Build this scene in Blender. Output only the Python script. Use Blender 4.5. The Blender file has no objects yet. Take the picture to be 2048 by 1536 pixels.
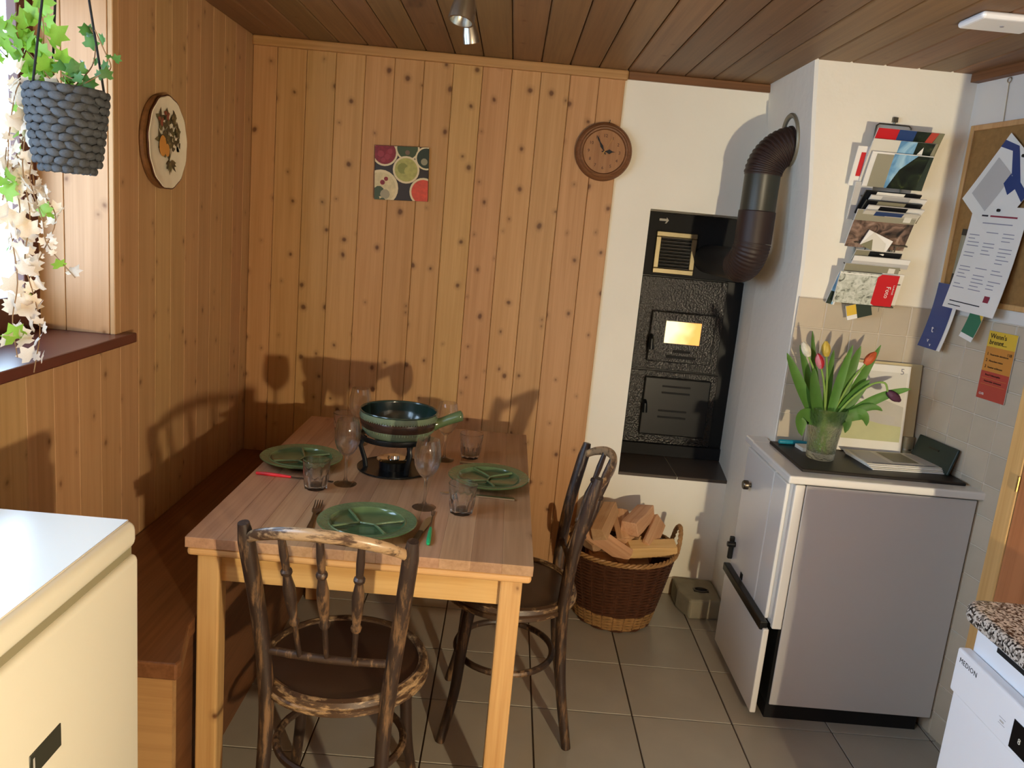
import bpy, bmesh, math, random
from mathutils import Vector, Matrix, Euler
PI = math.pi
scene = bpy.context.scene
C = scene.collection
rnd = random.Random(7)

# ------------------------------------------------------------------ camera
FPX, TH, RO, YA, CAMH = 1590.0, math.radians(11.45), math.radians(5.32), math.radians(0.9), 1.55
_F = Vector((math.sin(YA)*math.cos(TH), math.cos(YA)*math.cos(TH), -math.sin(TH)))
_R0 = Vector((math.cos(YA), -math.sin(YA), 0)); _U0 = _R0.cross(_F)
_X = _R0*math.cos(RO) + _U0*math.sin(RO); _U = -_R0*math.sin(RO) + _U0*math.cos(RO)
cd = bpy.data.cameras.new('camera'); cam = bpy.data.objects.new('camera', cd); C.objects.link(cam)
cd.lens = 36.0*FPX/2048; cd.sensor_width = 36; cd.clip_start = 0.05
cam.matrix_world = Matrix(((_X.x, _U.x, -_F.x, 0), (_X.y, _U.y, -_F.y, 0), (_X.z, _U.z, -_F.z, CAMH), (0, 0, 0, 1)))
scene.camera = cam
def ray(px, py): return _F + _X*((px-1024)/FPX) - _U*((py-768)/FPX)
CO = Vector((0, 0, CAMH))
def aty(px, py, y): d = ray(px, py); return CO + d*(y/d.y)
def atz(px, py, z): d = ray(px, py); return CO + d*((z-CAMH)/d.z)

# ------------------------------------------------------------------ world, window daylight, exposure
w = bpy.data.worlds.new('sky'); scene.world = w; w.use_nodes = True
w.node_tree.nodes['Background'].inputs[0].default_value = (0.55, 0.76, 1.0, 1)
w.node_tree.nodes['Background'].inputs[1].default_value = 12.0
for nm_, cy_, ly_ in (('window_portal', 1.18, 1.85), ('window_portal', -.75, 1.2)):  # the second portal serves the added, unseen window
    pl = bpy.data.lights.new(nm_, 'AREA'); pl.shape = 'RECTANGLE'; pl.size = 0.9; pl.size_y = ly_
    po = bpy.data.objects.new(nm_, pl); C.objects.link(po); po.location = (-1.42, cy_, 1.62)
    po.rotation_euler = (0, -PI/2, 0); pl.cycles.is_portal = True
LAMP = (0.98, -0.55, 1.0); LAMP_R = 0.036; LAMP_STRENGTH = 3900.0; LAMP_COL = (1.0, 0.85, 0.58)
scene.view_settings.view_transform = 'Standard'; scene.view_settings.look = 'None'
scene.view_settings.exposure = 0.2; scene.view_settings.gamma = 1.0; scene.view_settings.use_curve_mapping = False
scene.cycles.caustics_reflective = False; scene.cycles.caustics_refractive = True; scene.cycles.blur_glossy = .5
scene.cycles.sample_clamp_indirect = 4.0
scene.cycles.max_bounces = 8; scene.cycles.glossy_bounces = 3; scene.cycles.transmission_bounces = 8; scene.cycles.transparent_max_bounces = 16

# ------------------------------------------------------------------ helpers
def lin(h):
    if isinstance(h, str):
        h = h.lstrip('#'); v = [int(h[i:i+2], 16)/255 for i in (0, 2, 4)]
    else: v = list(h)
    return tuple((c/12.92 if c <= .04045 else ((c+.055)/1.055)**2.4) for c in v) + (1,)
def tag(o, label=None, cat=None, group=None, kind=None):
    if label: o['label'] = label
    if cat: o['category'] = cat
    if group: o['group'] = group
    if kind: o['kind'] = kind
    return o
def thing(name, label, cat, loc=(0, 0, 0), rot=(0, 0, 0), group=None):
    o = bpy.data.objects.new(name, None); C.objects.link(o); o.empty_display_size = .05
    o.location = loc; o.rotation_euler = rot
    return tag(o, label, cat, group)
def link(name, me, parent=None, loc=(0, 0, 0), rot=(0, 0, 0)):
    o = bpy.data.objects.new(name, me); C.objects.link(o)
    o.location = loc; o.rotation_euler = rot
    if parent: o.parent = parent
    return o
def mk(name, vf, mat, parent=None, smooth=False, loc=(0, 0, 0), rot=(0, 0, 0), bevel=0, seg=2, angle=None):
    v, f = vf
    me = bpy.data.meshes.new(name); me.from_pydata([tuple(a) for a in v], [], f)
    bm = bmesh.new(); bm.from_mesh(me)
    bmesh.ops.recalc_face_normals(bm, faces=bm.faces)
    if bevel:
        es = [e for e in bm.edges if len(e.link_faces) == 2 and e.calc_face_angle(0) > .5]
        bmesh.ops.bevel(bm, geom=es, offset=bevel, segments=seg, profile=.5, affect='EDGES', clamp_overlap=True)
    bm.to_mesh(me); bm.free()
    if mat is not None: me.materials.append(mat)
    if smooth:
        for p in me.polygons: p.use_smooth = True
        if angle is not None or True:
            try: me.set_sharp_from_angle(angle=angle or math.radians(40))
            except Exception: pass
    return link(name, me, parent, loc, rot)
def V(*parts):
    v = []; f = []
    for pv, pf in parts:
        n = len(v); v += list(pv); f += [tuple(i+n for i in q) for q in pf]
    return v, f
def box(x0, x1, y0, y1, z0, z1):
    v = [(x, y, z) for x in (x0, x1) for y in (y0, y1) for z in (z0, z1)]
    return v, [(0, 1, 3, 2), (4, 6, 7, 5), (0, 4, 5, 1), (2, 3, 7, 6), (0, 2, 6, 4), (1, 5, 7, 3)]
def lathe(prof, seg=32, sx=1, sy=1, cx=0, cy=0):
    v = []; f = []; idx = []
    for r, z in prof:
        if r < 1e-6: idx.append([len(v)]); v.append((cx, cy, z))
        else:
            idx.append(list(range(len(v), len(v)+seg)))
            v += [(cx+r*sx*math.cos(2*PI*k/seg), cy+r*sy*math.sin(2*PI*k/seg), z) for k in range(seg)]
    for a, b in zip(idx, idx[1:]):
        for k in range(seg):
            k2 = (k+1) % seg
            if len(a) == 1 and len(b) == 1: continue
            if len(a) == 1: f.append((a[0], b[k], b[k2]))
            elif len(b) == 1: f.append((a[k], a[k2], b[0]))
            else: f.append((a[k], a[k2], b[k2], b[k]))
    return v, f
def tube(pts, r, seg=8, closed=False, cap=True, flat=None, up=None):
    """sweep a circle (or an ellipse when flat=(a,b)) along pts; r is a number or a list"""
    pts = [Vector(p) for p in pts]; n = len(pts)
    rs = r if isinstance(r, (list, tuple)) else [r]*n
    T = []
    for i in range(n):
        a = pts[(i-1) % n] if (closed or i > 0) else pts[i]
        b = pts[(i+1) % n] if (closed or i < n-1) else pts[i]
        T.append((b-a).normalized())
    ref = Vector(up) if up else (Vector((0, 0, 1)) if abs(T[0].z) < .9 else Vector((0, 1, 0)))
    N = (ref - T[0]*ref.dot(T[0])).normalized(); v = []; f = []
    for i in range(n):
        rr = ref if up else N
        N = (rr - T[i]*rr.dot(T[i])); N = N.normalized() if N.length > 1e-6 else T[i].orthogonal().normalized()
        B = T[i].cross(N)
        for k in range(seg):
            a = 2*PI*k/seg
            ca, sa = math.cos(a)*rs[i], math.sin(a)*rs[i]
            if flat: ca *= flat[0]; sa *= flat[1]
            v.append(pts[i] + N*ca + B*sa)
    m = n if closed else n-1
    for i in range(m):
        j = (i+1) % n
        for k in range(seg): k2 = (k+1) % seg; f.append((i*seg+k, i*seg+k2, j*seg+k2, j*seg+k))
    if not closed and cap:
        f.append(tuple(range(seg))[::-1]); f.append(tuple((n-1)*seg+k for k in range(seg)))
    return v, f
def curve(ctrl, n=24):
    """Catmull-Rom through the control points"""
    P = [Vector(p) for p in ctrl]; P = [P[0]*2-P[1]] + P + [P[-1]*2-P[-2]]
    out = []; m = len(P)-3
    for i in range(n+1):
        t = i/n*m; k = min(int(t), m-1); t -= k
        a, b, c, d = P[k:k+4]
        out.append(.5*((2*b) + (c-a)*t + (2*a-5*b+4*c-d)*t*t + (3*b-a-3*c+d)*t**3))
    return out
def prism(poly, y0, y1):
    """polygon in x,z extruded along y"""
    n = len(poly)
    v = [(x, y0, z) for x, z in poly] + [(x, y1, z) for x, z in poly]
    return v, [tuple(range(n)), tuple(range(2*n-1, n-1, -1))] + [(i, i+n, (i+1) % n+n, (i+1) % n) for i in range(n)]
def prism_z(poly, z0, z1):
    n = len(poly)
    v = [(x, y, z0) for x, y in poly] + [(x, y, z1) for x, y in poly]
    return v, [tuple(range(n))[::-1], tuple(range(n, 2*n))] + [(i, (i+1) % n, (i+1) % n+n, i+n) for i in range(n)]
def xf(vf, M):
    return [M @ Vector(p) for p in vf[0]], vf[1]
def clip(poly, x0, x1, z0, z1):
    for ax, lim, s in ((0, x0, 1), (0, x1, -1), (1, z0, 1), (1, z1, -1)):
        out = []
        for i in range(len(poly)):
            a, b = poly[i-1], poly[i]; ia = (a[ax]-lim)*s >= 0; ib = (b[ax]-lim)*s >= 0
            if ia != ib:
                t = (lim-a[ax])/(b[ax]-a[ax]); out.append((a[0]+(b[0]-a[0])*t, a[1]+(b[1]-a[1])*t))
            if ib: out.append(b)
        poly = out
        if not poly: return []
    return poly
def circ(cx, cz, r, n=24, sz=1, rot=0):
    return [(cx+r*math.cos(2*PI*k/n+rot), cz+r*sz*math.sin(2*PI*k/n+rot)) for k in range(n)]
def rect(x0, x1, z0, z1): return [(x0, z0), (x1, z0), (x1, z1), (x0, z1)]
def prints(name, items, parent, y=-0.001, fn=None, step=0.00025):
    """flat print: polygons in x,z just proud of a surface facing -y, one mesh with several materials"""
    me = bpy.data.meshes.new(name); v = []; f = []; mi = []; mats = []
    for k, (poly, mat) in enumerate(items):
        if len(poly) < 3: continue
        if mat not in mats: mats.append(mat)
        n = len(v); v += [(x, y-step*k, z) for x, z in poly]
        f.append(tuple(range(n, n+len(poly)))); mi.append(mats.index(mat))
    if fn: v = [fn(*p) for p in v]
    me.from_pydata(v, [], f)
    for m in mats: me.materials.append(m)
    for p, i in zip(me.polygons, mi): p.material_index = i
    return link(name, me, parent)
def text(name, body, size, mat, parent, loc, rot=(PI/2, 0, 0), align='LEFT', ext=0.0002, spacing=1.0):
    cu = bpy.data.curves.new(name, 'FONT'); cu.body = body; cu.size = size; cu.extrude = ext; cu.align_x = align
    cu.space_character = spacing; cu.resolution_u = 2
    tmp = bpy.data.objects.new('tmp', cu); C.objects.link(tmp)
    dg = bpy.context.evaluated_depsgraph_get(); dg.update()
    me = bpy.data.meshes.new_from_object(tmp.evaluated_get(dg)); C.objects.unlink(tmp); bpy.data.objects.remove(tmp)
    me.name = name; me.materials.clear(); me.materials.append(mat)
    return link(name, me, parent, loc, rot)
def copies(src, spots, parent):
    for loc, rot in spots:
        o = src.copy(); C.objects.link(o); o.parent = parent; o.location = loc; o.rotation_euler = rot

# ------------------------------------------------------------------ materials
def base(name, col, rough=.5, metal=0, spec=.5, coat=0, bump=0, bscale=40, var=0, vscale=6, rand=0, trans=0, ior=1.45, bdist=.002, sheen=0):
    m = bpy.data.materials.new(name); m.use_nodes = True; nt = m.node_tree; b = nt.nodes['Principled BSDF']
    c = lin(col) if isinstance(col, str) else tuple(col)+((1,) if len(col) == 3 else ())
    b.inputs['Base Color'].default_value = c; b.inputs['Roughness'].default_value = rough
    b.inputs['Metallic'].default_value = metal; b.inputs['Specular IOR Level'].default_value = spec
    b.inputs['Coat Weight'].default_value = coat; b.inputs['Transmission Weight'].default_value = trans; b.inputs['IOR'].default_value = ior
    tc = nt.nodes.new('ShaderNodeTexCoord')
    if var or rand:
        hs = nt.nodes.new('ShaderNodeHueSaturation'); hs.inputs['Color'].default_value = c
        nt.links.new(hs.outputs[0], b.inputs['Base Color'])
        n = nt.nodes.new('ShaderNodeTexNoise'); n.inputs['Scale'].default_value = vscale; n.inputs['Detail'].default_value = 4
        nt.links.new(tc.outputs['Object'], n.inputs['Vector'])
        mr = nt.nodes.new('ShaderNodeMapRange'); mr.inputs['From Min'].default_value = .25; mr.inputs['From Max'].default_value = .75
        mr.inputs['To Min'].default_value = 1-var; mr.inputs['To Max'].default_value = 1+var
        nt.links.new(n.outputs[0], mr.inputs[0]); out = mr.outputs[0]
        if rand:
            oi = nt.nodes.new('ShaderNodeObjectInfo'); m2 = nt.nodes.new('ShaderNodeMapRange')
            m2.inputs['To Min'].default_value = 1-rand; m2.inputs['To Max'].default_value = 1+rand
            nt.links.new(oi.outputs['Random'], m2.inputs[0]); mu = nt.nodes.new('ShaderNodeMath'); mu.operation = 'MULTIPLY'
            nt.links.new(out, mu.inputs[0]); nt.links.new(m2.outputs[0], mu.inputs[1]); out = mu.outputs[0]
        nt.links.new(out, hs.inputs['Value'])
    if bump:
        n = nt.nodes.new('ShaderNodeTexNoise'); n.inputs['Scale'].default_value = bscale; n.inputs['Detail'].default_value = 3
        nt.links.new(tc.outputs['Object'], n.inputs['Vector'])
        bp = nt.nodes.new('ShaderNodeBump'); bp.inputs['Strength'].default_value = bump; bp.inputs['Distance'].default_value = bdist
        nt.links.new(n.outputs[0], bp.inputs['Height']); nt.links.new(bp.outputs[0], b.inputs['Normal'])
    return m
def emis(name, col, s):
    m = bpy.data.materials.new(name); m.use_nodes = True; b = m.node_tree.nodes['Principled BSDF']
    b.inputs['Base Color'].default_value = (0, 0, 0, 1); b.inputs['Emission Color'].default_value = tuple(col)+(1,); b.inputs['Emission Strength'].default_value = s
    return m
def wood(name, light, dark, axis='Z', knots=0.0, grain=1.0, rand=.1, rough=.5, kscale=(10, 8.5, 1), knotcol='#5a2f12', huer=.008, coat=0, ksize=.085):
    """board grain along the object's own axis, every object with its own offset and tone"""
    m = bpy.data.materials.new(name); m.use_nodes = True; nt = m.node_tree; b = nt.nodes['Principled BSDF']; N = nt.nodes.new; L = nt.links.new
    b.inputs['Roughness'].default_value = rough; b.inputs['Specular IOR Level'].default_value = .35; b.inputs['Coat Weight'].default_value = coat
    tc = N('ShaderNodeTexCoord'); oi = N('ShaderNodeObjectInfo')
    sc = N('ShaderNodeVectorMath'); sc.operation = 'SCALE'; sc.inputs[0].default_value = (31.7, 17.3, 23.9); L(oi.outputs['Random'], sc.inputs['Scale'])
    ad = N('ShaderNodeVectorMath'); ad.operation = 'ADD'; L(tc.outputs['Object'], ad.inputs[0]); L(sc.outputs[0], ad.inputs[1])
    def mapped(s):
        mp = N('ShaderNodeMapping'); mp.inputs['Scale'].default_value = s; L(ad.outputs[0], mp.inputs[0]); return mp.outputs[0]
    def order(a, c):  # a across the grain, c along it
        return {'Z': (a, a, c), 'Y': (a, c, a), 'X': (c, a, a)}[axis]
    n1 = N('ShaderNodeTexNoise'); n1.inputs['Scale'].default_value = 1; n1.inputs['Detail'].default_value = 5; n1.inputs['Distortion'].default_value = .6
    L(mapped(order(38*grain, 1.3)), n1.inputs['Vector'])
    n2 = N('ShaderNodeTexNoise'); n2.inputs['Scale'].default_value = 1; n2.inputs['Detail'].default_value = 3; L(mapped(order(150*grain, 4)), n2.inputs['Vector'])
    mx = N('ShaderNodeMix'); mx.inputs[0].default_value = .35; L(n1.outputs[0], mx.inputs[2]); L(n2.outputs[0], mx.inputs[3])
    cr = N('ShaderNodeValToRGB'); cr.color_ramp.elements[0].position = .33; cr.color_ramp.elements[0].color = lin(dark)
    cr.color_ramp.elements[1].position = .6; cr.color_ramp.elements[1].color = lin(light); L(mx.outputs[0], cr.inputs[0])
    col = cr.outputs[0]
    if knots:
        sx0 = N('ShaderNodeSeparateXYZ'); L(ad.outputs[0], sx0.inputs[0]); cx0 = N('ShaderNodeCombineXYZ')
        L(sx0.outputs[2 if axis == 'X' else 0], cx0.inputs[0]); L(sx0.outputs[{'X': 0, 'Y': 1, 'Z': 2}[axis]], cx0.inputs[1])
        mp = N('ShaderNodeMapping'); mp.inputs['Scale'].default_value = kscale; L(cx0.outputs[0], mp.inputs[0])
        nn = N('ShaderNodeTexNoise'); nn.inputs['Scale'].default_value = 14; L(tc.outputs['Object'], nn.inputs['Vector'])
        dm = N('ShaderNodeVectorMath'); dm.operation = 'SCALE'; dm.inputs['Scale'].default_value = .16; L(nn.outputs['Color'], dm.inputs[0])
        da = N('ShaderNodeVectorMath'); da.operation = 'ADD'; L(mp.outputs[0], da.inputs[0]); L(dm.outputs[0], da.inputs[1])
        vo = N('ShaderNodeTexVoronoi'); vo.voronoi_dimensions = '2D'; vo.inputs['Scale'].default_value = 1; L(da.outputs[0], vo.inputs['Vector'])
        sp = N('ShaderNodeSeparateColor'); L(vo.outputs['Color'], sp.inputs[0])
        sz = N('ShaderNodeMapRange'); sz.inputs['From Min'].default_value = 1-knots; sz.inputs['To Min'].default_value = .02; sz.inputs['To Max'].default_value = ksize
        L(sp.outputs[0], sz.inputs[0])
        su = N('ShaderNodeMath'); su.operation = 'SUBTRACT'; L(sz.outputs[0], su.inputs[0]); L(vo.outputs['Distance'], su.inputs[1])
        k1 = N('ShaderNodeMapRange'); k1.inputs['From Min'].default_value = -.035; k1.inputs['From Max'].default_value = .05; k1.inputs['To Max'].default_value = .92; L(su.outputs[0], k1.inputs[0])
        k2 = N('ShaderNodeMapRange'); k2.inputs['From Min'].default_value = -.12; k2.inputs['From Max'].default_value = .0; k2.inputs['To Max'].default_value = .28; L(su.outputs[0], k2.inputs[0])
        ge = N('ShaderNodeMath'); ge.operation = 'GREATER_THAN'; ge.inputs[1].default_value = 1-knots; L(sp.outputs[0], ge.inputs[0])
        kk = N('ShaderNodeMath'); kk.operation = 'MULTIPLY'; L(k2.outputs[0], kk.inputs[0]); L(ge.outputs[0], kk.inputs[1])
        kj = N('ShaderNodeMath'); kj.operation = 'MULTIPLY'; L(k1.outputs[0], kj.inputs[0]); L(ge.outputs[0], kj.inputs[1])
        km = N('ShaderNodeMath'); km.operation = 'MAXIMUM'; L(kk.outputs[0], km.inputs[0]); L(kj.outputs[0], km.inputs[1])
        cm = N('ShaderNodeMix'); cm.data_type = 'RGBA'; L(km.outputs[0], cm.inputs[0]); L(col, cm.inputs[6]); cm.inputs[7].default_value = lin(knotcol)
        col = cm.outputs[2]
    hs = N('ShaderNodeHueSaturation'); L(col, hs.inputs['Color'])
    mv = N('ShaderNodeMapRange'); mv.inputs['To Min'].default_value = 1-rand; mv.inputs['To Max'].default_value = 1+rand; L(oi.outputs['Random'], mv.inputs[0]); L(mv.outputs[0], hs.inputs['Value'])
    mm = N('ShaderNodeMath'); mm.operation = 'MULTIPLY_ADD'; mm.inputs[1].default_value = 7.3; mm.inputs[2].default_value = .3; L(oi.outputs['Random'], mm.inputs[0])
    fr = N('ShaderNodeMath'); fr.operation = 'FRACT'; L(mm.outputs[0], fr.inputs[0])
    mh = N('ShaderNodeMapRange'); mh.inputs['To Min'].default_value = .5-huer; mh.inputs['To Max'].default_value = .5+huer; L(fr.outputs[0], mh.inputs[0]); L(mh.outputs[0], hs.inputs['Hue'])
    L(hs.outputs[0], b.inputs['Base Color'])
    bp = N('ShaderNodeBump'); bp.inputs['Strength'].default_value = .15; bp.inputs['Distance'].default_value = .001; L(n2.outputs[0], bp.inputs['Height']); L(bp.outputs[0], b.inputs['Normal'])
    return m
def worn(name, dark, light, amount=.5, scale=(60, 60, 12), rough=.45):
    m = bpy.data.materials.new(name); m.use_nodes = True; nt = m.node_tree; b = nt.nodes['Principled BSDF']; N = nt.nodes.new; L = nt.links.new
    b.inputs['Roughness'].default_value = rough
    tc = N('ShaderNodeTexCoord'); mp = N('ShaderNodeMapping'); mp.inputs['Scale'].default_value = scale; L(tc.outputs['Object'], mp.inputs[0])
    n = N('ShaderNodeTexNoise'); n.inputs['Scale'].default_value = 1; n.inputs['Detail'].default_value = 6; n.inputs['Roughness'].default_value = .7; L(mp.outputs[0], n.inputs['Vector'])
    n2 = N('ShaderNodeTexNoise'); n2.inputs['Scale'].default_value = 5; L(tc.outputs['Object'], n2.inputs['Vector'])
    ma = N('ShaderNodeMath'); ma.operation = 'MULTIPLY_ADD'; ma.inputs[1].default_value = .55; L(n2.outputs[0], ma.inputs[0]); L(n.outputs[0], ma.inputs[2])
    cr = N('ShaderNodeValToRGB'); t = 1.0-.3*amount
    cr.color_ramp.elements[0].position = t-.08; cr.color_ramp.elements[0].color = lin(dark)
    cr.color_ramp.elements[1].position = t+.05; cr.color_ramp.elements[1].color = lin(light)
    L(ma.outputs[0], cr.inputs[0]); L(cr.outputs[0], b.inputs['Base Color'])
    return m
def clear_glass(name, col=(1, 1, 1), thick=.15, rough=.015, ior=1.5, bump=0, bscale=60, tint=.97, refl=.03):
    """thin clear glass: mostly straight-through, Fresnel reflection, a share of real refraction where the wall is thick"""
    m = base(name, col, rough=rough, trans=1.0, ior=ior, bump=bump, bscale=bscale, bdist=.004); nt = m.node_tree; N = nt.nodes.new; L = nt.links.new
    b = nt.nodes['Principled BSDF']
    tr = N('ShaderNodeBsdfTransparent'); tr.inputs[0].default_value = (tint*col[0], tint*col[1], tint*col[2], 1)
    gl = N('ShaderNodeBsdfGlossy'); gl.inputs['Roughness'].default_value = .04
    fr0 = N('ShaderNodeLayerWeight'); fr1 = N('ShaderNodeMath'); fr1.operation = 'POWER'; fr1.inputs[1].default_value = 6.0; L(fr0.outputs['Facing'], fr1.inputs[0])
    fr = N('ShaderNodeMath'); fr.operation = 'MULTIPLY_ADD'; fr.inputs[1].default_value = .85; fr.inputs[2].default_value = refl; L(fr1.outputs[0], fr.inputs[0])
    if b.inputs['Normal'].links:
        nn = b.inputs['Normal'].links[0].from_socket; L(nn, gl.inputs['Normal']); L(nn, fr0.inputs['Normal'])
    m1 = N('ShaderNodeMixShader'); L(fr.outputs[0], m1.inputs[0]); L(tr.outputs[0], m1.inputs[1]); L(gl.outputs[0], m1.inputs[2])
    m2 = N('ShaderNodeMixShader'); m2.inputs[0].default_value = thick; L(m1.outputs[0], m2.inputs[1]); L(b.outputs[0], m2.inputs[2])
    L(m2.outputs[0], nt.nodes['Material Output'].inputs[0]); return m

M = {}
M['pine_wall'] = wood('pine_wall', '#bf9463', '#ae8351', 'Z', knots=.66, rand=.06, ksize=.11, knotcol='#5c3819')
M['pine_side'] = wood('pine_side', '#b58e64', '#a57e54', 'Z', knots=.42, rand=.05, ksize=.085, knotcol='#6e4a28')
M['pine_ceiling'] = wood('pine_ceiling', '#806041', '#6c4f35', 'Y', knots=.12, rand=.16, huer=.012)
M['pine_trim'] = wood('pine_trim', '#b48556', '#9c6f44', 'X', rand=.05)
M['trim_dark'] = wood('trim_dark', '#7c5230', '#5f3d22', 'X', rand=.05)
M['table_top'] = wood('table_top', '#b68f6d', '#9d7757', 'Y', knots=.2, rand=.17, rough=.36, kscale=(9, 4, 1), huer=.006)
M['table_pine'] = wood('table_pine', '#d2a66c', '#c4955c', 'X', knots=.3, rand=.04, kscale=(7, 3.5, 1), ksize=.1)
M['table_leg'] = wood('table_leg', '#cda26c', '#b98a55', 'Z', knots=.15, rand=.05)
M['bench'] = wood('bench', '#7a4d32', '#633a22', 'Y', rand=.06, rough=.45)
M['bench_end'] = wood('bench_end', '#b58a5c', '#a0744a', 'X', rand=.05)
M['cupboard'] = wood('cupboard', '#b87d4c', '#a56c3e', 'Z', rand=.06)
M['cupboard_pale'] = wood('cupboard_pale', '#cfa56c', '#bf935a', 'Z', rand=.04)
M['plaster'] = base('plaster', '#f0ebdc', .85, bump=.35, bscale=9, var=.03, vscale=3, bdist=.012)
M['plaster_ch'] = base('plaster_chimney', '#efe9da', .8, bump=.3, bscale=16, var=.03, vscale=4, bdist=.01)
M['white_wall'] = base('white_wall', '#e2ddd4', .85, bump=.2, bscale=20)
M['tile_floor'] = base('floor_tile', '#a19a8c', .32, var=.08, vscale=5, rand=.05, bump=.05, bscale=30)
M['grout'] = base('grout', '#4c3f33', .9)
M['tile_wall'] = base('wall_tile', '#c2b49e', .25, var=.06, vscale=9, rand=.06)
M['grout_wall'] = base('grout_wall', '#d3c8b6', .9)
M['black_metal'] = base('black_metal', '#0d0d0d', .35, spec=.5)
M['black_matte'] = base('black_matte', '#0b0a0a', .7)
M['hammered'] = base('hammered_black', '#0f0d0a', .24, spec=.6, bump=1.0, bscale=120, bdist=.004)
M['pipe'] = base('pipe_brown', '#2c1d19', .5, spec=.5, var=.1)
M['pipe_grey'] = base('pipe_grey', '#34352d', .38, spec=.5)
M['steel'] = base('steel', '#c9c2b0', .28, metal=1)
M['grille_steel'] = base('grille_steel', '#8f8468', .45, metal=1)
M['chrome'] = base('chrome', '#d8d8d8', .12, metal=1)
M['brushed'] = base('brushed_nickel', '#a9a59a', .3, metal=1)
M['dark_steel'] = base('dark_steel', '#6d665c', .3, metal=1)
M['brass_dull'] = base('dull_collar', '#8d8674', .5, metal=.6)
M['brass'] = base('brass', '#a78652', .35, metal=1)
M['enamel'] = base('white_enamel', '#e4e1da', .18, spec=.5, coat=.2)
M['grey_panel'] = base('grey_panel', '#c3c0bc', .4)
M['cream'] = base('cream_enamel', '#ebe6d2', .25)
M['freezer_top'] = base('freezer_top', '#f2efe4', .2)
M['dish_white'] = base('dishwasher_white', '#eff1f5', .3)
M['hob'] = base('hob_cover', '#1d1714', .45)
M['sill'] = base('sill_brown', '#5a2e25', .3, var=.1)
M['frame_brown'] = base('frame_brown', '#4a2416', .45)
M['dark_rim'] = worn('dark_bentwood', '#38271c', '#7c6044', .45)
M['dark_post'] = worn('dark_post', '#2f2018', '#725539', .42, (70, 70, 9))
M['worn_rail'] = worn('worn_rail', '#4a3526', '#a88a66', .75, (14, 60, 60), .3)
M['worn_ring'] = worn('worn_ring', '#45301f', '#a88a64', .45, (22, 22, 90))
M['seat_brown'] = base('seat_brown', '#3d2a1d', .38, var=.2, vscale=8)
M['plate_green'] = base('plate_green', '#4f6441', .16, coat=.3, var=.12, vscale=30)
M['plate_rim'] = base('plate_rim', '#5b704c', .2, coat=.3, var=.1, vscale=60, bump=.7, bscale=110, bdist=.003)
M['pot_green'] = base('pot_green', '#67745d', .18, coat=.3)
M['pot_brown'] = base('pot_brown', '#33221a', .25, coat=.2)
M['pot_inside'] = base('pot_inside', '#1f332c', .2, coat=.3)
M['handle_green'] = base('handle_green', '#506140', .15, coat=.4)
M['black_gloss'] = base('black_gloss', '#0a0c0f', .32, spec=.35)
M['glass'] = clear_glass('drinking_glass', thick=.6, tint=.98, refl=.045)
M['tumbler_glass'] = clear_glass('tumbler_glass', thick=.92, tint=.985, refl=.05)
M['vase_glass'] = clear_glass('vase_glass', (.96, .98, .93), thick=.7, refl=.07, bump=.9, bscale=110)
M['water'] = clear_glass('water', (.93, .97, .88), thick=.15, ior=1.33)
M['window_glass'] = None
M['red_plastic'] = base('red_plastic', '#d8303a', .3)
M['green_plastic'] = base('green_plastic', '#1fa368', .3)
M['teal'] = base('teal_plastic', '#1f7f93', .3)
M['clock_wood'] = wood('clock_wood', '#7f5234', '#653e24', 'X', rand=.03)
M['clock_face'] = wood('clock_face', '#9c6c45', '#8a5b37', 'Z', rand=.03)
M['ink'] = base('ink', '#3a2013', .7)
M['black_ink'] = base('black_ink', '#1c1a1a', .7)
M['grey_ink'] = base('grey_ink', '#8d8d96', .8)
M['ceramic'] = base('ceramic_cream', '#e6dcc3', .25, coat=.2, var=.05, vscale=25)
M['leaf_paint'] = base('leaf_paint', '#5d5636', .35)
M['leaf_paint2'] = base('leaf_paint2', '#3f3a26', .35)
M['orange_paint'] = base('orange_paint', '#c98a3e', .35)
M['red_paint'] = base('red_paint', '#7d3a2c', .35)
for nm, h in dict(white='#efece4', offwhite='#ddd8ca', red='#c8262c', blue='#2c4577', sky='#7fb0cc', black='#17181a', darkgreen='#243226', grey='#9a957f', olive='#7d7a5c', brown='#6f5b4c', pinkbrown='#9c8270', map='#c4c6b8', yellow='#e0b93c', orange='#cf8a3a', brick='#b84636', green='#2f7355', navy='#30437a', cork='#a07a4e', khaki='#8f8a72', palegrey='#c3c0bb', lilac='#c9c6d2').items():
    M['p_'+nm] = base('paper_'+nm, h, .55 if nm not in ('red', 'blue', 'black', 'sky', 'navy') else .3, var=.04)
def speckle(name, cols, scale, rough=.5):
    m = base(name, cols[0], rough); nt = m.node_tree; tc = nt.nodes.new('ShaderNodeTexCoord'); n = nt.nodes.new('ShaderNodeTexNoise'); n.inputs['Scale'].default_value = scale; n.inputs['Detail'].default_value = 5; n.inputs['Distortion'].default_value = 1.5
    cr = nt.nodes.new('ShaderNodeValToRGB'); el = cr.color_ramp.elements
    while len(el) < len(cols): el.new(.5)
    for k, h in enumerate(cols): el[k].position = .3+.4*k/(len(cols)-1); el[k].color = lin(h)
    nt.links.new(tc.outputs['Object'], n.inputs['Vector']); nt.links.new(n.outputs[0], cr.inputs[0]); nt.links.new(cr.outputs[0], nt.nodes['Principled BSDF'].inputs['Base Color']); return m
M['p_aerial'] = speckle('print_aerial', ['#1d1a18', '#5d4a3f', '#8d7262', '#b59d8c'], 22)
M['p_mapprint'] = speckle('print_map', ['#4c5046', '#b4b8a8', '#cdd0c4', '#dadccf'], 45)
M['p_forest'] = speckle('print_forest', ['#0f1411', '#17201a', '#26301f', '#5a6138'], 18, .3)
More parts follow.
